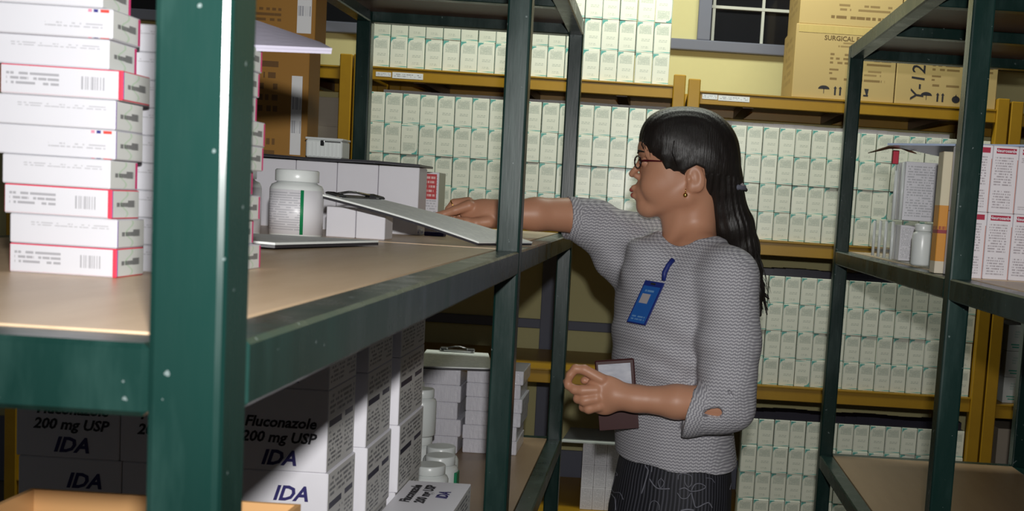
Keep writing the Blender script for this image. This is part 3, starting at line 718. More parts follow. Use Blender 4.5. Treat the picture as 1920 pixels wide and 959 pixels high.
# ------------------------------------------------------------------ the woman: sculpted as blended volumes, then meshed
SP = 2.6/FPX            # metres per photo pixel at her distance
PY = 2.6
def W(px, py, d=0.0):   # d in the same pixel unit, away from the camera
    return np.array(at(px, py, PY+d*SP))
def caps(a, b, ra, rb, k=6, flat=None):
    return ('c', W(*a), W(*b), ra*SP, rb*SP, k*SP, flat)
def ell(c, r, k=6, rot=0.0, roty=0.0):
    return ('e', W(*c), np.array([r[0], r[2], r[1]])*SP, k*SP, rot, roty)   # r = (across, up, depth)
def chain(pts, rs, k=6): return [caps(pts[i], pts[i+1], rs[i], rs[i+1], k) for i in range(len(pts)-1)]
def ev(pr, P):
    if pr[0] == 'c':
        _, a, b, ra, rb, k, fl_ = pr
        ab = b-a; t = np.clip(((P-a)@ab)/(ab@ab), 0, 1)
        q = P-a-t[:, None]*ab
        return np.sqrt((q*q).sum(1))-(ra+(rb-ra)*t), k
    if pr[0] == 'e':
        _, c, r, k, rt, ry = pr
        q = P-c
        if rt:
            cs, sn = math.cos(rt), math.sin(rt); q = np.stack([q[:, 0]*cs-q[:, 2]*sn, q[:, 1], q[:, 0]*sn+q[:, 2]*cs], 1)
        if ry:
            cs, sn = math.cos(ry), math.sin(ry); q = np.stack([q[:, 0]*cs+q[:, 1]*sn, -q[:, 0]*sn+q[:, 1]*cs, q[:, 2]], 1)
        n1 = q/r; k0 = np.sqrt((n1*n1).sum(1)); k1 = np.sqrt(((n1/r)**2).sum(1))+1e-9
        return k0*(k0-1)/k1, k
    return pr[1](P), pr[2]
def smin(a, b, k):
    if k <= 0: return np.minimum(a, b)
    h = np.clip(.5+.5*(b-a)/k, 0, 1); return b+(a-b)*h-k*h*(1-h)
def smax(a, b, k): return -smin(-a, -b, k)
def sdf(prims, P, subs=()):
    d = None
    for pr in prims:
        e, k = ev(pr, P); d = e if d is None else smin(d, e, k)
    for pr in subs:
        e, k = ev(pr, P); d = smax(d, -e, k)
    return d
def sculpt(name, fn, lo, hi, h, mats, parent=None, smooth=True):
    lo = np.array(lo, float); n = np.ceil((np.array(hi)-lo)/h/8).astype(int)*8
    G = np.empty(n, np.float32)
    bl = 8; nb = n//bl
    ii = np.stack(np.meshgrid(*[np.arange(q) for q in nb], indexing='ij'), -1).reshape(-1, 3)
    cen = lo+(ii*bl+bl/2-.5)*h
    dc = fn(cen); act = np.abs(dc) < bl*h*.9+.006
    for i0, dd in zip(ii[~act], dc[~act]): G[i0[0]*bl:i0[0]*bl+bl, i0[1]*bl:i0[1]*bl+bl, i0[2]*bl:i0[2]*bl+bl] = dd
    A = ii[act]; loc = np.stack(np.meshgrid(*[np.arange(bl)]*3, indexing='ij'), -1).reshape(-1, 3)
    for s0 in range(0, len(A), 200):
        ch = A[s0:s0+200]; P = (lo+(ch[:, None, :]*bl+loc[None])*h).reshape(-1, 3)
        v = fn(P).reshape(len(ch), bl, bl, bl)
        for c_, vv in zip(ch, v): G[c_[0]*bl:c_[0]*bl+bl, c_[1]*bl:c_[1]*bl+bl, c_[2]*bl:c_[2]*bl+bl] = vv
    S = G < 0
    nx, ny, nz = n
    anyc = np.zeros((nx-1, ny-1, nz-1), bool); allc = np.ones((nx-1, ny-1, nz-1), bool)
    off = [(a, b, c) for a in (0, 1) for b in (0, 1) for c in (0, 1)]
    for a, b, c in off:
        q = S[a:nx-1+a, b:ny-1+b, c:nz-1+c]; anyc |= q; allc &= q
    cells = np.argwhere(anyc & ~allc)
    idx = -np.ones((nx-1, ny-1, nz-1), np.int32); idx[tuple(cells.T)] = np.arange(len(cells))
    cv = {o_: G[cells[:, 0]+o_[0], cells[:, 1]+o_[1], cells[:, 2]+o_[2]] for o_ in off}
    acc = np.zeros((len(cells), 3)); cnt = np.zeros(len(cells))
    for o_ in off:
        for ax in range(3):
            if o_[ax]: continue
            p_ = list(o_); p_[ax] = 1; p_ = tuple(p_); a, b = cv[o_], cv[p_]
            m_ = (a < 0) != (b < 0); t = np.where(m_, a/np.where(m_, a-b, 1), 0)
            pos = np.array(o_, float)[None].repeat(len(cells), 0); pos[:, ax] = t
            acc[m_] += pos[m_]; cnt[m_] += 1
    V = lo+(cells+acc/cnt[:, None])*h
    F = []
    for ax in range(3):
        a1, a2 = [(1, 2), (2, 0), (0, 1)][ax]
        sl0 = [slice(None)]*3; sl1 = [slice(None)]*3; sl0[ax] = slice(0, n[ax]-1); sl1[ax] = slice(1, n[ax])
        s0_, s1_ = S[tuple(sl0)], S[tuple(sl1)]; e = np.argwhere(s0_ != s1_)
        e = e[(e[:, a1] > 0) & (e[:, a2] > 0) & (e[:, a1] < n[a1]-1) & (e[:, a2] < n[a2]-1)]
        ins = s0_[tuple(e.T)]
        def g(d1, d2):
            c_ = e.copy(); c_[:, a1] -= d1; c_[:, a2] -= d2; return idx[tuple(c_.T)]
        q = np.stack([g(1, 1), g(0, 1), g(0, 0), g(1, 0)], 1); q[~ins] = q[~ins][:, ::-1]; F.append(q)
    F = np.concatenate(F); F = F[(F >= 0).all(1)]
    me = D.meshes.new(name); me.vertices.add(len(V)); me.vertices.foreach_set('co', V.astype(np.float32).ravel())
    me.loops.add(len(F)*4); me.loops.foreach_set('vertex_index', F.astype(np.int32).ravel())
    me.polygons.add(len(F)); me.polygons.foreach_set('loop_start', np.arange(0, len(F)*4, 4, dtype=np.int32)); me.polygons.foreach_set('loop_total', np.full(len(F), 4, np.int32))
    me.polygons.foreach_set('use_smooth', np.ones(len(F), bool)); me.update(); me.validate()
    for m_ in mats: me.materials.append(m_)
    o = D.objects.new(name, me); C.objects.link(o)
    if parent: o.parent = parent; o.matrix_parent_inverse = Matrix.Translation(-parent.location)
    return o

# -- materials
n = NM('skin'); o_ = n.obj(); nz = n.noise(o_, 9, 3); n.color(n.mix(nz, sr(208, 156, 126), sr(190, 132, 102))); n.rough(.45)
n.b.inputs['Subsurface Weight'].default_value = .08; n.b.inputs['Subsurface Radius'].default_value = (.02, .008, .005); n.b.inputs['Subsurface Scale'].default_value = .3
n.bump(n.noise(o_, 400, 2), .05, .0004); M['skin'] = n.mat
M['lips'] = plain('lips', sr(170, 84, 78), .35)
n = NM('dark_hair'); o_ = n.obj(); st = n.noise(n.stretch(o_, 90, 30, 3.2), 3.0, 4, .6); st2 = n.noise(n.stretch(o_, 260, 60, 7), 3.0, 2)
n.color(n.mix(st, (.006, .005, .005, 1), (.022, .016, .013, 1))); n.rough(.42); n.bump(n.m('ADD', st, n.m('MULTIPLY', st2, .5)), .6, .002); M['hair'] = n.mat
def mk_knit(name, rot=0.):
    n = NM(name); o_ = n.obj(); mp = n.new('ShaderNodeMapping'); mp.inputs['Rotation'].default_value = (0, rot, 0); n.ln(o_, mp.inputs[0])
    x, y, z = n.sep(mp.outputs[0])[:3]
    xx = n.m('SUBTRACT', x, n.m('MULTIPLY', y, .7))
    warp = n.m('MULTIPLY', n.m('SUBTRACT', n.noise(mp.outputs[0], 7, 2), .5), .012)
    zz = n.m('ADD', n.m('ADD', z, warp), n.m('MULTIPLY', n.m('SINE', n.m('MULTIPLY', xx, 2*math.pi/.0105)), .0013))
    s = n.m('SINE', n.m('MULTIPLY', zz, 2*math.pi/.0068))
    b = n.m('SINE', n.m('MULTIPLY', xx, 2*math.pi/.0042))
    f = n.m('ADD', n.m('MULTIPLY', s, .5), .5)
    f = n.m('MULTIPLY', f, n.m('ADD', n.m('MULTIPLY', b, .22), .78))
    nz = n.noise(o_, 700, 1)
    f = n.m('ADD', n.m('MULTIPLY', f, .8), n.m('MULTIPLY', nz, .35), clamp=True)
    n.color(n.mix(f, sr(112, 110, 120), sr(214, 212, 216))); n.rough(.85); n.bump(f, .5, .0015); return n.mat
M['knit'] = mk_knit('grey_wave_knit')
M['knit_cuff'] = mk_knit('grey_wave_knit_cuff', 1.25)
n = NM('black_striped_skirt_fabric'); u, v = n.uv()
st = n.m('ADD', n.m('MULTIPLY', n.m('SINE', n.m('MULTIPLY', n.m('ADD', u, n.m('MULTIPLY', n.noise(n.comb(u, v), 5, 1), .008)), 2*math.pi*95)), .5), .5)
fade = n.noise(n.comb(n.m('MULTIPLY', u, 46), n.m('MULTIPLY', v, 2)), 1.0, 2)
n.color(n.mix(n.m('MULTIPLY', n.m('MULTIPLY', n.m('POWER', st, 2.2), fade), .9, clamp=True), (.006, .006, .010, 1), (.13, .13, .16, 1))); n.rough(.7); M['skirt'] = n.mat
M['thread'] = plain('pale_grey_embroidery_thread', sr(118, 118, 128), .5)
M['leather'] = plain('dark_brown_leather', sr(66, 30, 30), .35)
n = NM('clear_window_over_paper'); o_ = n.obj(); n.color(n.mix(n.noise(n.stretch(o_, 1, 1, 3), 30, 3), sr(240, 240, 246), sr(150, 158, 175))); n.rough(.08); M['window_paper'] = n.mat
M['badge_blue'] = faux('blue_badge_card', sr(36, 92, 168), sr(120, 160, 200), [((.1, .9, .05, .2), 2, 8, .7), ((.2, .8, .82, .92), 1, 8, .7)])
M['navy'] = plain('navy_blue_ribbon', sr(28, 44, 120), .5)
M['frame_red'] = plain('dark_red_glasses_frame', sr(80, 16, 24), .25); M['frame_dark'] = plain('dark_glasses_rim', sr(34, 16, 20), .2)
M['eye'] = plain('dark_eye', (.02, .012, .01, 1), .15)
M['eyewhite'] = plain('eye_white', sr(205, 196, 190), .25)

woman = thing('person', 'woman with long dark hair in a grey patterned blouse reaching into the left rack', 'person', (at(1262, 700, 2.62).x, 2.62, FLOOR))

# -- skin
head = [
    ell((1294, 288, 0), (80, 74, 60), 0), ell((1250, 318, 0), (50, 70, 53), 22),
    ell((1262, 352, 0), (50, 44, 46), 18),
    caps((1214, 388, 0), (1213, 386, 0), 16, 16, 14), caps((1220, 390, -10), (1288, 370, -42), 14, 13, 16), caps((1220, 390, 10), (1288, 370, 42), 14, 13, 16),
    ell((1228, 350, -27), (26, 26, 18), 14), ell((1228, 350, 27), (26, 26, 18), 14),
    ell((1218, 278, 0), (22, 26, 42), 14),                                     # brow
    ell((1204, 360, 0), (15, 24, 23), 9),                                      # muzzle
    caps((1203, 300, 0), (1187, 325, 0), 4.6, 6.2, 5), caps((1187, 325, 0), (1184.5, 327, 0), 6.2, 5.4, 4), caps((1193, 329.5, -7), (1197, 332, -7.5), 5.6, 5.4, 4), caps((1193, 329.5, 7), (1197, 332, 7.5), 5.6, 5.4, 4),
    caps((1188.5, 353, -6), (1188.5, 353, 6), 5.6, 5.6, 4), caps((1199, 357, -15), (1190, 353, -5), 3.5, 5.0, 4), caps((1199, 357, 15), (1190, 353, 5), 3.5, 5.0, 4),
    caps((1190.5, 367, -6), (1190.5, 367, 6), 6.0, 6.0, 4), caps((1200, 363, -13), (1193, 366.5, -5), 3.5, 5.2, 4), caps((1200, 363, 13), (1193, 366.5, 5), 3.5, 5.2, 4),
    ell((1208, 389, 0), (14, 14, 16), 8),
    # ear
    ell((1305, 334, -55), (16, 25, 5.5), 4, rot=-.25), ell((1297, 352, -54), (8, 9, 5), 4), ell((1305, 334, 55), (16, 25, 5.5), 4, rot=-.25),
    # neck and chest
    caps((1300, 350, 0), (1300, 440, 6), 46, 43, 18), caps((1268, 395, 4), (1272, 455, 6), 27, 30, 20),
    caps((1276, 395, -24), (1262, 470, -6), 8, 7, 12),
]
head_sub = [ell((1205, 304, -25), (13, 8, 15), 6), ell((1205, 304, 25), (13, 8, 15), 6),
            ell((1303, 331, -62), (8.5, 15, 5), 3, rot=-.25), ell((1293, 336, -60), (4, 6, 5), 3),
            caps((1183, 359.8, -13), (1183, 359.8, 13), 1.6, 1.6, 2)]
eyes = [ell((1210, 304.5, -24), (10, 9, 10), 2), ell((1210, 304.5, 24), (10, 9, 10), 2)]
# shoulders and trunk (shared with the blouse, which is a little larger)
SN = (1366, 522, -112); SF = (1246, 458, 112)
UX = np.array([.50, -.866, 0.])            # across the shoulders, towards the camera-side shoulder
VX = np.array([.866, .50, 0.])
def trunk(infl, prof):
    ys = np.array([p[0] for p in prof], float)
    zc = np.array([W(1262, y)[2] for y in ys]); o_ = np.argsort(zc)
    xs_ = np.array([W(p[1], p[0])[0] for p in prof]); a_ = np.array([p[2] for p in prof])*SP; b_ = np.array([p[3] for p in prof])*SP; yd = np.array([p[4] for p in prof])*SP
    def f(P):
        z = P[:, 2]; cx = np.interp(z, zc[o_], xs_[o_]); a = np.interp(z, zc[o_], a_[o_])+infl; b = np.interp(z, zc[o_], b_[o_])+infl; yy = PY+np.interp(z, zc[o_], yd[o_])
        q = np.stack([P[:, 0]-cx, P[:, 1]-yy], 1); u = q@UX[:2]; v = q@VX[:2]
        k0 = np.sqrt((u/a)**2+(v/b)**2); d = (k0-1)*np.minimum(a, b)
        return np.maximum(d, np.maximum(z-zc.max()-infl, zc.min()-infl-z))
    return ('f', f, 20*SP)
PROF = [(452, 1300, 70, 50, 0), (478, 1292, 116, 66, 0), (510, 1278, 134, 82, 0), (560, 1262, 136, 94, 0), (620, 1258, 134, 100, 0), (690, 1256, 130, 98, 0), (760, 1260, 128, 100, 0), (850, 1266, 134, 104, 0), (872, 1266, 136, 104, 0)]
BPROF = [(460, 1300, 60, 44, 0), (490, 1290, 105, 58, 0), (560, 1264, 126, 84, 0), (690, 1256, 116, 82, 0), (850, 1262, 116, 86, 0), (1000, 1258, 122, 90, 0), (1090, 1262, 120, 90, 0)]
# arms: elbow / wrist
SFb = (1250, 468, 108)
near_arm = chain([(1362, 545, -112), (1366, 660, -135), (1352, 758, -150)], [36, 34, 32], 10) + chain([(1352, 758, -150), (1268, 754, -158), (1190, 748, -156)], [33, 29, 22], 12)
far_arm = chain([SFb, (1160, 436, 95), (1085, 406, 65)], [34, 32, 32], 6) + chain([(1075, 404, 62), (1005, 402, 32), (938, 402, 10)], [34, 30, 24], 12)
D1 = -156
hand_n = [ell((1140, 736, D1), (40, 29, 14), 14, rot=.35), ell((1128, 752, D1+4), (30, 24, 14), 12, rot=.5), caps((1190, 748, D1), (1155, 742, D1), 22, 20, 14)] + \
    chain([(1128, 712, D1-4), (1096, 694, D1-4), (1079, 692, D1-4)], [10.5, 8.8, 8], 3) + chain([(1079, 692, D1-4), (1069, 704, D1-4), (1064, 718, D1-2)], [8, 7.4, 6.4], 2) + \
    chain([(1118, 732, D1-6), (1092, 733, D1-8), (1077, 731, D1-6)], [11, 9.4, 8.6], 3) + chain([(1077, 731, D1-6), (1066, 724, D1-2), (1062, 716, D1+4)], [8.2, 7.2, 6.2], 2) + \
    chain([(1118, 748, D1-8), (1096, 752, D1-8), (1084, 748, D1-2)], [11, 9.6, 8.8], 4) + chain([(1084, 748, D1-2), (1084, 742, D1+12), (1098, 740, D1+20)], [8.4, 7.8, 6.8], 3) + \
    chain([(1122, 762, D1-6), (1104, 767, D1-4), (1094, 764, D1+3)], [10, 8.8, 8], 4) + chain([(1094, 764, D1+3), (1096, 757, D1+14), (1110, 754, D1+20)], [7.8, 7.2, 6.2], 3) + \
    chain([(1150, 722, D1+10), (1126, 712, D1+18), (1108, 710, D1+16), (1096, 714, D1+10)], [12.5, 10, 8.8, 7.4], 4)
D2 = 8
hand_f = [ell((900, 398, D2), (38, 24, 17), 14, rot=-.12), caps((938, 402, 10), (915, 400, D2), 24, 21, 14), ell((906, 416, D2-12), (24, 14, 12), 10)] + \
    chain([(880, 386, D2-12), (852, 395, D2-15)], [10.5, 8.6], 4) + chain([(852, 395, D2-15), (832, 402, D2-16), (812, 405.5, D2-16)], [8.4, 7.2, 5.8], 2) + \
    chain([(878, 380, D2+2), (852, 382, D2+2)], [10.5, 9], 4) + chain([(852, 382, D2+2), (842, 393, D2+2), (844, 405, D2)], [8.8, 7.6, 6.6], 2) + \
    chain([(880, 381, D2+17), (857, 386, D2+18)], [10, 8.6], 4) + chain([(857, 386, D2+18), (848, 396, D2+18), (850, 407, D2+17)], [8.4, 7.4, 6.4], 2) + \
    chain([(884, 386, D2+30), (866, 392, D2+31)], [8.8, 7.6], 4) + chain([(866, 392, D2+31), (860, 400, D2+31), (864, 409, D2+30)], [7.4, 6.6, 5.8], 2) + \
    chain([(916, 416, D2-20), (892, 419, D2-28), (874, 416, D2-28), (857, 414, D2-26)], [12, 9.8, 8.6, 7], 4)
yy_ = 2000
def leg(px, d):
    z0 = W(1262, 1000)[2]; x = W(px, 1000)[0]; y = PY+d*SP
    a = np.array([x, y, z0]); kn = np.array([x-.01, y, FLOOR+.46]); an = np.array([x+.015, y, FLOOR+.075]); to = np.array([x-.115, y-.01, FLOOR+.028]); he = np.array([x+.03, y, FLOOR+.035])
    return [('c', a, kn, .085, .055, .02, None), ('c', kn, kn+np.array([.015, 0, -.12]), .053, .05, .02, None), ('c', kn+np.array([.015, 0, -.12]), an, .05, .032, .02, None), ('c', he, to, .032, .026, .02, None)]
body = head + [trunk(0, BPROF), caps(SN, (1310, 470, -30), 44, 40, 20), caps(SFb, (1285, 470, 40), 36, 38, 12)] + near_arm + far_arm + hand_n + hand_f + leg(1290, -62) + leg(1240, 62)
def boxof(pr):
    if pr[0] == 'c': R = max(pr[3], pr[4]); return np.minimum(pr[1], pr[2])-R, np.maximum(pr[1], pr[2])+R
    if pr[0] == 'e': R = pr[2].max(); return pr[1]-R, pr[1]+R
    return None
def culled(prims, subs, post=None):      # only the volumes near a chunk of points are evaluated
    bb = [boxof(p) for p in prims]
    def f(P):
        mn, mx = P.min(0), P.max(0)
        if (mx-mn).max() > .5: d = sdf(prims, P, subs)
        else:
            sel = [p for p, b in zip(prims, bb) if b is None or ((b[0]-.06 < mx) & (b[1]+.06 > mn)).all()]
            d = sdf(sel or prims, P, subs)
        return post(d, P) if post else d
    return f
def skin_post(d, P):
    for e in eyes: d = smin(d, ev(e, P)[0], 2*SP)
    return d
bodyfn = culled(body, head_sub, skin_post)
sculpt('body', bodyfn, (-.56, 2.26, FLOOR+.0), (.27, 2.95, .27), .0027, [M['skin']], woman)
# -- blouse
bl = [trunk(.004, PROF), caps(SN, (1322, 476, -40), 50, 40, 18), caps(SF, (1280, 462, 40), 48, 38, 18),
      caps((1228, 500, -20), (1228, 500, 60), 62, 62, 30),
      ] + chain([(1366, 520, -112), (1368, 640, -134), (1362, 728, -150)], [54, 54, 54], 16) + [ell((1364, 768, -150), (50, 42, 46), 16)] + \
     chain([(1240, 462, 108), (1180, 462, 104), (1110, 424, 78)], [58, 64, 47], 22) + [caps((1150, 490, 92), (1200, 520, 80), 36, 50, 22)]
cuffn = [caps((1350, 764, -152), (1284, 771, -157), 47, 47, 8)]
cufff = [caps((1120, 416, 82), (1060, 408, 56), 43, 41, 10)]
def halfcut(p, q):        # keep the side of p away from q
    p, q = W(*p), W(*q); nn = (q-p)/np.linalg.norm(q-p)
    return lambda P: (P-p)@nn
cn = halfcut((1286, 771, -157), (1200, 754, -157)); cf = halfcut((1062, 410, 56), (1000, 406, 30))
rimn = caps((1287, 771, -157), (1286, 771, -157), 40, 40, 0); 
neck_hole = [ell((1296, 440, -10), (62, 44, 64), 4, rot=.10), caps((1250, 440, 0), (1262, 462, -10), 26, 22, 6)]
hemA, hemB = W(1142, 846), W(1385, 868)
def blouse_fn(P):
    d = sdf(bl, P)
    c1 = np.maximum(sdf(cuffn, P), cn(P)); c2 = np.maximum(sdf(cufff, P), cf(P))
    d = smin(d, c1, 7*SP); d = smin(d, c2, 9*SP)
    # hollow cuff mouths
    hn = np.minimum(ev(caps((1330, 764, -155), (1240, 755, -158), 38, 38, 0), P)[0], 9); d = smax(d, -np.maximum(hn, -(cn(P)+.012)), .002)
    hf = ev(caps((1085, 411, 66), (1010, 405, 30), 35, 34, 0), P)[0]; d = smax(d, -np.maximum(hf, -(cf(P)+.012)), .002)
    for q in neck_hole: d = smax(d, -ev(q, P)[0], 3*SP)
    # slit above the cuff and a small one higher up
    d = smax(d, -np.minimum(ev(caps((1304, 774, -196), (1346, 775, -200), .6, 9.5, 0), P)[0], ev(caps((1304, 774, -185), (1346, 775, -188), .6, 9.5, 0), P)[0]), .0015)
    d = smax(d, -ev(ell((1371, 741, -206), (2.5, 9, 12), 0, rot=-.6), P)[0], .001)
    # hem
    x, z = P[:, 0], P[:, 2]; zh = hemA[2]+(x-hemA[0])*(hemB[2]-hemA[2])/(hemB[0]-hemA[0])
    d = np.maximum(d, zh-z+.003*np.sin(x*60))
    # folds
    wgt = np.exp(-((x-.02)**2/.02+(z+.22)**2/.05))
    f = .0030*np.sin((x*.8+z*1.1+P[:, 1]*.4)*70+2.2*np.sin(z*18))*wgt
    f += .0028*np.sin((x*1.0-z*.25)*95+3*np.sin(z*11))*np.exp(-((x-.10)**2/.006+(z+.40)**2/.012))
    f += .0035*np.sin((x*1.2+z*.9)*60)*np.exp(-((x+.07)**2/.006+(z+.10)**2/.006))
    return d+f
blouse = sculpt('blouse', blouse_fn, (-.28, 2.30, -.64), (.28, 2.90, .02), .003, [M['knit'], M['knit_cuff']], woman)
# cuff faces take the cuff weave
me = blouse.data; cen = np.empty(len(me.polygons)*3); me.polygons.foreach_get('center', cen); cen = cen.reshape(-1, 3)
wl = cen
mi = (((sdf(cuffn, wl) < .012) & (cn(wl) > -.034) & (cn(wl) < .004)) | ((cf(wl) > -.022) & (sdf(cufff, wl) < .012))).astype(np.int32)
me.polygons.foreach_set('material_index', mi); me.update()
# -- skirt
def skirt():
    mb = MB(); seg = 120; rows = []
    lv = [(838, 1266, 118, 92), (872, 1264, 127, 100), (910, 1260, 132, 104), (959, 1254, 137, 108), (1040, 1250, 141, 111), (1150, 1250, 139, 110), (1300, 1252, 134, 107), (1500, 1256, 130, 104), (1600, 1258, 130, 104)]
    cs = []
    for i in range(len(lv)-1):
        for j in range(6):
            t = j/6; cs.append([a*(1-t)+b*t for a, b in zip(lv[i], lv[i+1])])
    cs.append(list(lv[-1]))
    for y, cx, a, b in cs:
        p = W(1262, y); c0 = W(cx, y)
        ring = []
        for k in range(seg):
            q = 2*math.pi*k/seg; fold = 1+.012*math.sin(q*14+1.3)*min(1, max(0, (y-860)/150))
            v = UX*(a*SP*math.cos(q))*fold+VX*(b*SP*math.sin(q))*fold
            ring.append(mb.bm.verts.new((c0[0]+v[0], PY+v[1], p[2])))
        rows.append(ring)
    for i in range(len(rows)-1):
        for k in range(seg):
            f = mb.bm.faces.new((rows[i+1][k], rows[i+1][(k+1) % seg], rows[i][(k+1) % seg], rows[i][k])); f.smooth = True; f.material_index = mb.mi(M['skirt'])
            for l, (kk, ii) in zip(f.loops, ((k, i+1), (k+1, i+1), (k+1, i), (k, i))): l[mb.uv].uv = (kk/seg, ii/len(rows))
    bmesh.ops.recalc_face_normals(mb.bm, faces=mb.bm.faces[:])
    o = mb.build('skirt', woman); o.matrix_parent_inverse = Matrix.Translation(-woman.location); return o
sk = skirt()
from mathutils.bvhtree import BVHTree
def surf_hits(obj):
    me = obj.data; vs = [v.co.copy() for v in me.vertices]; return BVHTree.FromPolygons(vs, [tuple(p.vertices) for p in me.polygons])
sk_t = surf_hits(sk)
def on_tree(t, px, py, lift=.0008):
    d = ray(px, py).normalized(); h = t.ray_cast(d*1.0, d)
    return (h[0]-d*lift) if h[0] else None
def vine(curves, rad):
    mb = MB()
    for c in curves:
        pts = []
        for i in range(len(c)-1):
            for j in range(5):
                t = j/5; p0 = c[max(i-1, 0)]; p1 = c[i]; p2 = c[i+1]; p3 = c[min(i+2, len(c)-1)]
                q = [.5*((2*p1[a])+(-p0[a]+p2[a])*t+(2*p0[a]-5*p1[a]+4*p2[a]-p3[a])*t*t+(-p0[a]+3*p1[a]-3*p2[a]+p3[a])*t**3) for a in (0, 1)]
                pts.append(q)
        pts.append(c[-1]); w3 = [on_tree(sk_t, *p) for p in pts]; w3 = [p for p in w3 if p is not None]
        if len(w3) > 2: mb.tube(w3, rad, M['thread'], 5)
    o = mb.build('embroidery', sk); return o
S6 = lambda L: [(1120+x/6.4, 850+y/6.4) for x, y in L]
vine([S6([(600, 60), (575, 150), (610, 210), (580, 330), (530, 490)])], .0016)
vine([S6([(600, 130), (650, 150), (650, 230)])], .0012)
vine([S6([(625, 310), (680, 390), (740, 430), (870, 430)])], .0017)
vine([S6([(770, 310), (800, 360), (760, 420), (730, 350), (770, 300)])], .0009)
vine([S6([(970, 320), (980, 260), (1050, 250), (1130, 280), (1130, 370), (1090, 410), (1050, 350), (1050, 270)])], .0009)
vine([S6([(980, 440), (1050, 420), (1120, 460), (1230, 450), (1300, 410), (1240, 370), (1170, 380), (1130, 450)])], .0013)
vine([S6([(960, 480), (1010, 545), (1080, 540), (1120, 480)])], .0010)
vine([S6([(1130, 480), (1150, 560), (1185, 655), (1290, 610), (1340, 600), (1380, 660)])], .0016)
vine([S6([(1000, 695), (1080, 680), (1160, 690)])], .0024)
vine([S6([(170, 200), (210, 210), (240, 270), (180, 260), (175, 380), (190, 470), (270, 480), (310, 560)])], .0010)
vine([S6([(150, 470), (190, 520), (215, 560), (220, 690)])], .0015)
vine([S6([(620, 690), (640, 600), (690, 575), (740, 620), (740, 690)])], .0009)
vine([S6([(940, 100), (980, 160), (1040, 140), (1020, 80)])], .0008)
vine([S6([(1620, 230), (1610, 340), (1590, 440)])], .0013)
vine([S6([(1640, 230), (1670, 280)])], .0012)
vine([S6([(1300, 300), (1370, 310), (1410, 360)])], .0008)
# -- hair
face = [(1160, 268), (1203, 270), (1209, 282), (1217, 292), (1222, 286), (1232, 300), (1240, 304), (1250, 316), (1262, 324), (1285, 322), (1304, 312), (1318, 318), (1322, 340), (1317, 385), (1324, 425), (1344, 452), (1352, 520), (1160, 520)]
face_w = np.array([[at(x, y, PY).x, at(x, y, PY).z] for x, y in face])
def polyd(P):
    x, z = P[:, 0], P[:, 2]; n_ = len(face_w); d2 = np.full(len(P), 1e9); ins = np.zeros(len(P), bool)
    for i in range(n_):
        a, b = face_w[i], face_w[(i+1) % n_]; e = b-a; wx_, wz_ = x-a[0], z-a[1]
        t = np.clip((wx_*e[0]+wz_*e[1])/(e@e), 0, 1); d2 = np.minimum(d2, (wx_-e[0]*t)**2+(wz_-e[1]*t)**2)
        c = ((a[1] > z) != (b[1] > z)) & (x < (b[0]-a[0])*(z-a[1])/((b[1]-a[1]) or 1e-9)+a[0]); ins ^= c
    return np.where(ins, -1, 1)*np.sqrt(d2)
cap_ = [ell((1298, 289, 0), (89, 86, 69), 0), ell((1250, 258, 0), (47, 47, 58), 34), caps((1340, 320, 0), (1350, 350, 4), 44, 40, 20)]
tail = chain([(1350, 340, 6), (1358, 385, 14), (1374, 425, 20), (1390, 465, 26), (1406, 505, 28), (1417, 545, 26), (1423, 590, 24)], [42, 38, 39, 33, 23, 15, 5], 12)
tips = chain([(1405, 500, 30), (1424, 545, 34), (1444, 562, 36)], [10, 5, 1.2], 3) + chain([(1405, 510, 20), (1418, 560, 22), (1432, 582, 24)], [10, 6, 1.2], 3) + chain([(1412, 520, 14), (1412, 570, 14), (1416, 602, 14)], [8, 5, 1.2], 3) + chain([(1398, 490, 34), (1428, 530, 44), (1438, 590, 46)], [8, 4, 1.2], 3)
bangs = chain([(1244, 240, -30), (1217, 262, -31), (1213, 289, -30)], [14, 7, 1.2], 6) + chain([(1252, 244, -40), (1230, 276, -42), (1224, 298, -41)], [14, 8, 1.2], 6) + chain([(1262, 250, -46), (1248, 290, -52), (1250, 324, -52)], [14, 9, 1.6], 7) + \
    chain([(1238, 238, -10), (1211, 258, -14), (1205, 284, -14)], [14, 7, 1.2], 6) + chain([(1238, 238, 16), (1211, 258, 20), (1207, 285, 22)], [14, 7, 1.2], 6) + chain([(1280, 256, -50), (1272, 300, -56), (1284, 328, -56)], [14, 10, 2], 7)
def hair_fn(P):
    d = sdf(cap_+tail, P)
    near = P[:, 1] < PY+.2
    d = smax(d, -polyd(P), 3*SP)
    d = smin(d, sdf(tips, P), 3*SP); d = smin(d, sdf(bangs, P), 7*SP)
    q = W(1385, 352); x, y, z = P[:, 0], P[:, 1], P[:, 2]
    # strands: fine ridges that run with the hair
    ang = np.arctan2(z-W(1298, 289)[2], x-W(1298, 289)[0]); up = z > W(1340, 330)[2]
    st = np.where(up, np.sin(y*420+2*np.sin(ang*3))*.0003, np.sin((x*.85+y*.6+z*.28)*430+1.5*np.sin(z*20))*.0010)
    return d+st
hair = sculpt('hair', hair_fn, (-.12, 2.42, -.30), (.30, 2.80, .27), .0022, [M['hair']], woman)
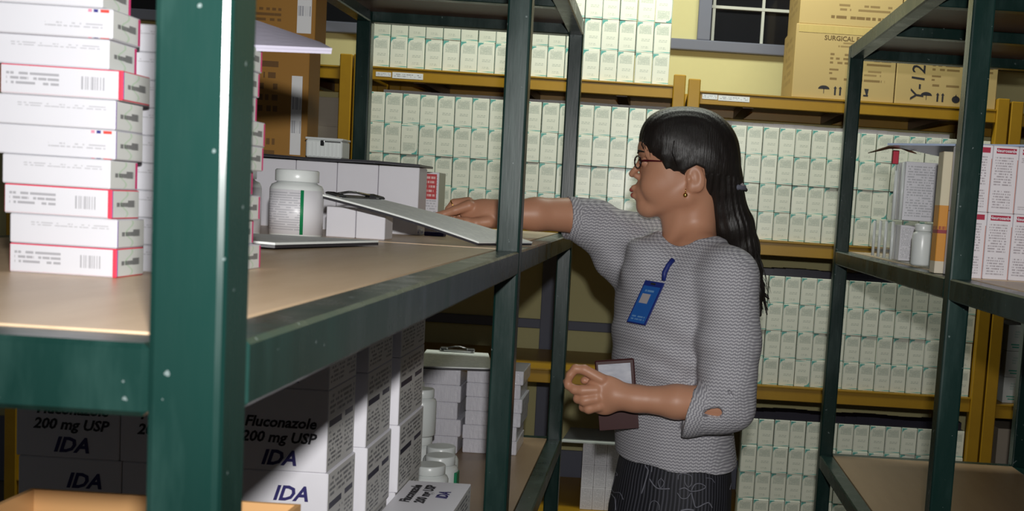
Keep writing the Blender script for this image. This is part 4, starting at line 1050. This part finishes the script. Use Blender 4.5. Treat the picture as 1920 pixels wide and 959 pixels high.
# loose strands at the ends of the tail and at the crown
rs = random.Random(3)
def strand(pts, r0):
    return [W(*p) for p in pts]
mb = MB()
for i in range(46):
    x0 = 1384+rs.uniform(0, 34); y0 = 450+rs.uniform(0, 60); d0 = 26+rs.uniform(-22, 22)
    ex = 1404+rs.uniform(0, 42); ey = 552+rs.uniform(0, 50)-(max(0, ex-1425))*1.2
    mb.tube([W(x0, y0, d0), W((x0*.5+ex*.5)+rs.uniform(-3, 5), (y0+ey)/2, d0+3), W(ex, ey, d0+rs.uniform(-6, 8))], [.0011, .0009, .0003], M['hair'], 5)
for i in range(60):
    x0 = 1214+rs.uniform(-6, 56); y0 = 252+rs.uniform(-6, 10)+max(0, x0-1232)*.5; d0 = -30-rs.uniform(0, 24)*(x0-1205)/40
    mb.tube([W(x0, y0, d0-6), W(x0-4+rs.uniform(-2, 3), y0+22, d0-6), W(x0+rs.uniform(-2, 8), y0+38+rs.uniform(0, 14), d0-3)], [.0012, .0010, .0003], M['hair'], 5)
o = mb.build('loose_strands', hair); o['kind'] = 'stuff'
# -- eyes, brows, lips
def tiny(name, prims, mat, lo, hi, h=.0008, parent=woman):
    bbs = [boxof(p) for p in prims]; lo = np.min([b[0] for b in bbs], 0)-.003; hi = np.max([b[1] for b in bbs], 0)+.003
    return sculpt(name, lambda P: sdf(prims, P), lo, hi, h, [mat], parent)
for s_ in (-1, 1):
    tiny('eye', [ell((1202.5, 305, s_*25), (3.4, 4.4, 6.5), 0)], M['eyewhite'], 0, 0)
    tiny('iris', [ell((1200.6, 305, s_*24), (2.3, 3.4, 3.2), 0)], M['eye'], 0, 0)
    tiny('eyelash', chain([(1198.5, 301, s_*18), (1198.5, 300, s_*25), (1205, 303, s_*33)], [.9, 1.2, .8], 1), M['eye'], 0, 0)
    tiny('eyebrow', chain([(1196, 287, s_*16), (1198, 283, s_*26), (1208, 285, s_*38)], [1.6, 2.2, 1.2], 1), M['hair'], 0, 0)
tiny('upper_lip', chain([(1198, 358, -14), (1184.8, 355.5, -4), (1184.2, 356.4, 0), (1184.8, 355.5, 4), (1198, 358, 14)], [1.8, 3.8, 3.8, 3.8, 1.8], 2), M['lips'], 0, 0, .0007)
tiny('lower_lip', chain([(1199, 362, -13), (1187.4, 366.5, -4), (1187.4, 366.5, 4), (1199, 362, 13)], [1.8, 4.8, 4.8, 1.8], 2), M['lips'], 0, 0, .0007)
# -- things she wears and holds
g = thing('glasses', 'dark red framed glasses on the woman face', 'glasses', tuple(W(1200, 305, 0)))
gl = g.location
def wv(px, py, d): return Vector(W(px, py, d))-gl
for s_ in (-1, 1):
    mb = MB(); L = [wv(1190+6*(1+math.cos(a)), 304+11.5*math.sin(a), s_*(26+20*math.cos(a))) for a in [2*math.pi*k/20 for k in range(21)]]
    mb.tube(L, .0018, M['frame_dark'], 6); mb.build('rim', g)
    mb = MB(); mb.tube([wv(1202, 302, s_*46), wv(1208, 301, s_*51), wv(1250, 303, s_*57), wv(1290, 309, s_*61)], [.0022, .0022, .0015, .001], M['frame_red'], 8); mb.build('temple', g)
mb = MB(); mb.tube([wv(1192, 300, -7), wv(1190, 298, 0), wv(1192, 300, 7)], .0010, M['frame_red'], 6); mb.build('bridge', g)
e = thing('earring', 'small gold ball earring hanging under the ear', 'earring', tuple(W(1285, 366, -60)))
MB().lathe([(.0003, -.0058), (.0040, -.0036), (.0055, 0), (.0040, .0036), (.0003, .0058)], M['gold'], 16).build('drop', e); MB().lathe([(.0012, .0055), (.0012, .0135)], M['gold'], 8).build('hook', e)
hc = thing('hair_clip', 'grey patterned hair clip behind the head', 'hair clip', tuple(W(1385, 352, 6))); hl = hc.location
mb = MB(); mb.tube([Vector(W(1366, 353, -26))-hl, Vector(W(1382, 351, -22))-hl, Vector(W(1394, 352, -6))-hl, Vector(W(1399, 357, 6))-hl], [.003, .0075, .006, .004], M['grey_paint'], 10); mb.build('band', hc)
mb = MB(); mb.tube([Vector(W(1376, 357, -24))-hl, Vector(W(1390, 347, -12))-hl, Vector(W(1397, 350, 0))-hl], [.003, .006, .003], M['lilac'], 10); mb.build('bow', hc)
rg = MB(); 
c_ = W(850, 384, D2+2); ax = (W(842, 393, D2+2)-W(866, 380, D2+2)); ax = Vector(ax).normalized(); a1 = ax.cross(Vector((0, 1, 0))).normalized(); a2 = ax.cross(a1)
rg.tube([(a1*math.cos(t)+a2*math.sin(t))*9.6*SP for t in [2*math.pi*k/16 for k in range(17)]], .0014, M['gold'], 6)
tag(rg.build('ring', None, tuple(c_)), 'thin gold ring on the reaching hand', 'ring')
# badge
bl_t = surf_hits(blouse)
def on_blouse(px, py, lift): 
    d = ray(px, py).normalized(); h = bl_t.ray_cast(d*1.0, d); return h[0]-d*lift
Q = [(1213, 526), (1255, 533), (1213, 612), (1183, 605)]
smp = [on_blouse(*(np.array(Q[0])*(1-u)*(1-v)+np.array(Q[1])*u*(1-v)+np.array(Q[2])*u*v+np.array(Q[3])*(1-u)*v), 0) for u in (0, .5, 1) for v in (0, .25, .5, .75, 1)]
A_ = np.array([[p.x, p.z, 1] for p in smp]); co_ = np.linalg.lstsq(A_, np.array([p.y for p in smp]), rcond=None)[0]
nrm = Vector((co_[0], -1, co_[1])).normalized(); cc = sum(smp, Vector())/len(smp)
cc = cc+nrm*(max((p-cc).dot(nrm) for p in smp)+.0035)
pl = [at(x, y, 1) for x, y in Q]; q3 = [p*((cc.dot(nrm))/(p.dot(nrm))) for p in pl]
bd = thing('name_badge', 'blue name badge hanging from a navy ribbon on the blouse', 'badge', tuple(cc))
ex_ = (q3[1]-q3[0]).normalized(); ez_ = ((q3[0]-q3[3])+(q3[1]-q3[2])); ez_ = ez_.normalized(); ey_ = ez_.cross(ex_).normalized()
wd = ((q3[1]-q3[0]).length+(q3[2]-q3[3]).length)/2; ht_ = ((q3[0]-q3[3]).length+(q3[1]-q3[2]).length)/2
if ey_.y < 0: ey_ = -ey_
mt = Matrix((ex_, ey_, ez_)).transposed().to_4x4()
MB().box(-wd/2, wd/2, -.0015, .0015, -ht_/2, ht_/2, M['navy'], bev=.001, mtx=mt).build('holder', bd)
MB().box(-wd*.42, wd*.42, -.0024, -.0016, -ht_*.47, ht_*.38, M['badge_blue'], front=M['badge_blue'], mtx=mt).build('card', bd)
MB().box(-wd*.30, wd*.12, -.0030, -.0025, -ht_*.02, ht_*.20, M['lilac'], mtx=mt).build('photo', bd)
MB().box(-wd*.12, wd*.12, -.0030, -.0022, ht_*.42, ht_*.46, M['steel'], mtx=mt).build('slot', bd)
mb = MB(); rp = [on_blouse(1244, 527, .006), on_blouse(1246, 512, .006), on_blouse(1253, 498, .005), on_blouse(1262, 487, .004)]
mb.tube([p-cc for p in rp], [.0045, .0062, .0055, .006], M['navy'], 8); mb.build('ribbon', bd)
# wallet
wq = [at(x, y, 2.475) for x, y in ((1113, 677), (1187, 672), (1199, 800), (1127, 810))]; wc = sum(wq, Vector())/4
wt_ = thing('wallet', 'dark brown leather wallet with a clear window, held in the near hand', 'wallet', tuple(wc))
ax_ = (wq[1]-wq[0]).normalized(); az_ = ((wq[0]-wq[3])+(wq[1]-wq[2])); az_ = (az_-ax_*az_.dot(ax_)).normalized(); ay_ = az_.cross(ax_)
mt = Matrix((ax_, ay_, az_)).transposed().to_4x4(); ww = (wq[1]-wq[0]).length; wh = ((wq[0]-wq[3]).length+(wq[1]-wq[2]).length)/2
if ay_.y < 0: pass
sgn = -1 if ay_.y > 0 else 1
MB().box(-ww/2, ww/2, -.0035, .0035, -wh/2, wh/2, M['leather'], bev=.003, mtx=mt).build('body', wt_)
y0_, y1_ = (.0030, .0044) if sgn > 0 else (-.0044, -.0030)
MB().box(-ww*.42, ww*.40, y0_, y1_, .0, wh*.44, M['window_paper'], mtx=mt).build('clear_window', wt_)
mb = MB(); mb.box(-ww*.5, ww*.5, y0_*1.1, y1_*1.3, -wh*.5, -wh*.12, M['leather'], bev=.0006, mtx=mt); mb.build('pocket', wt_)
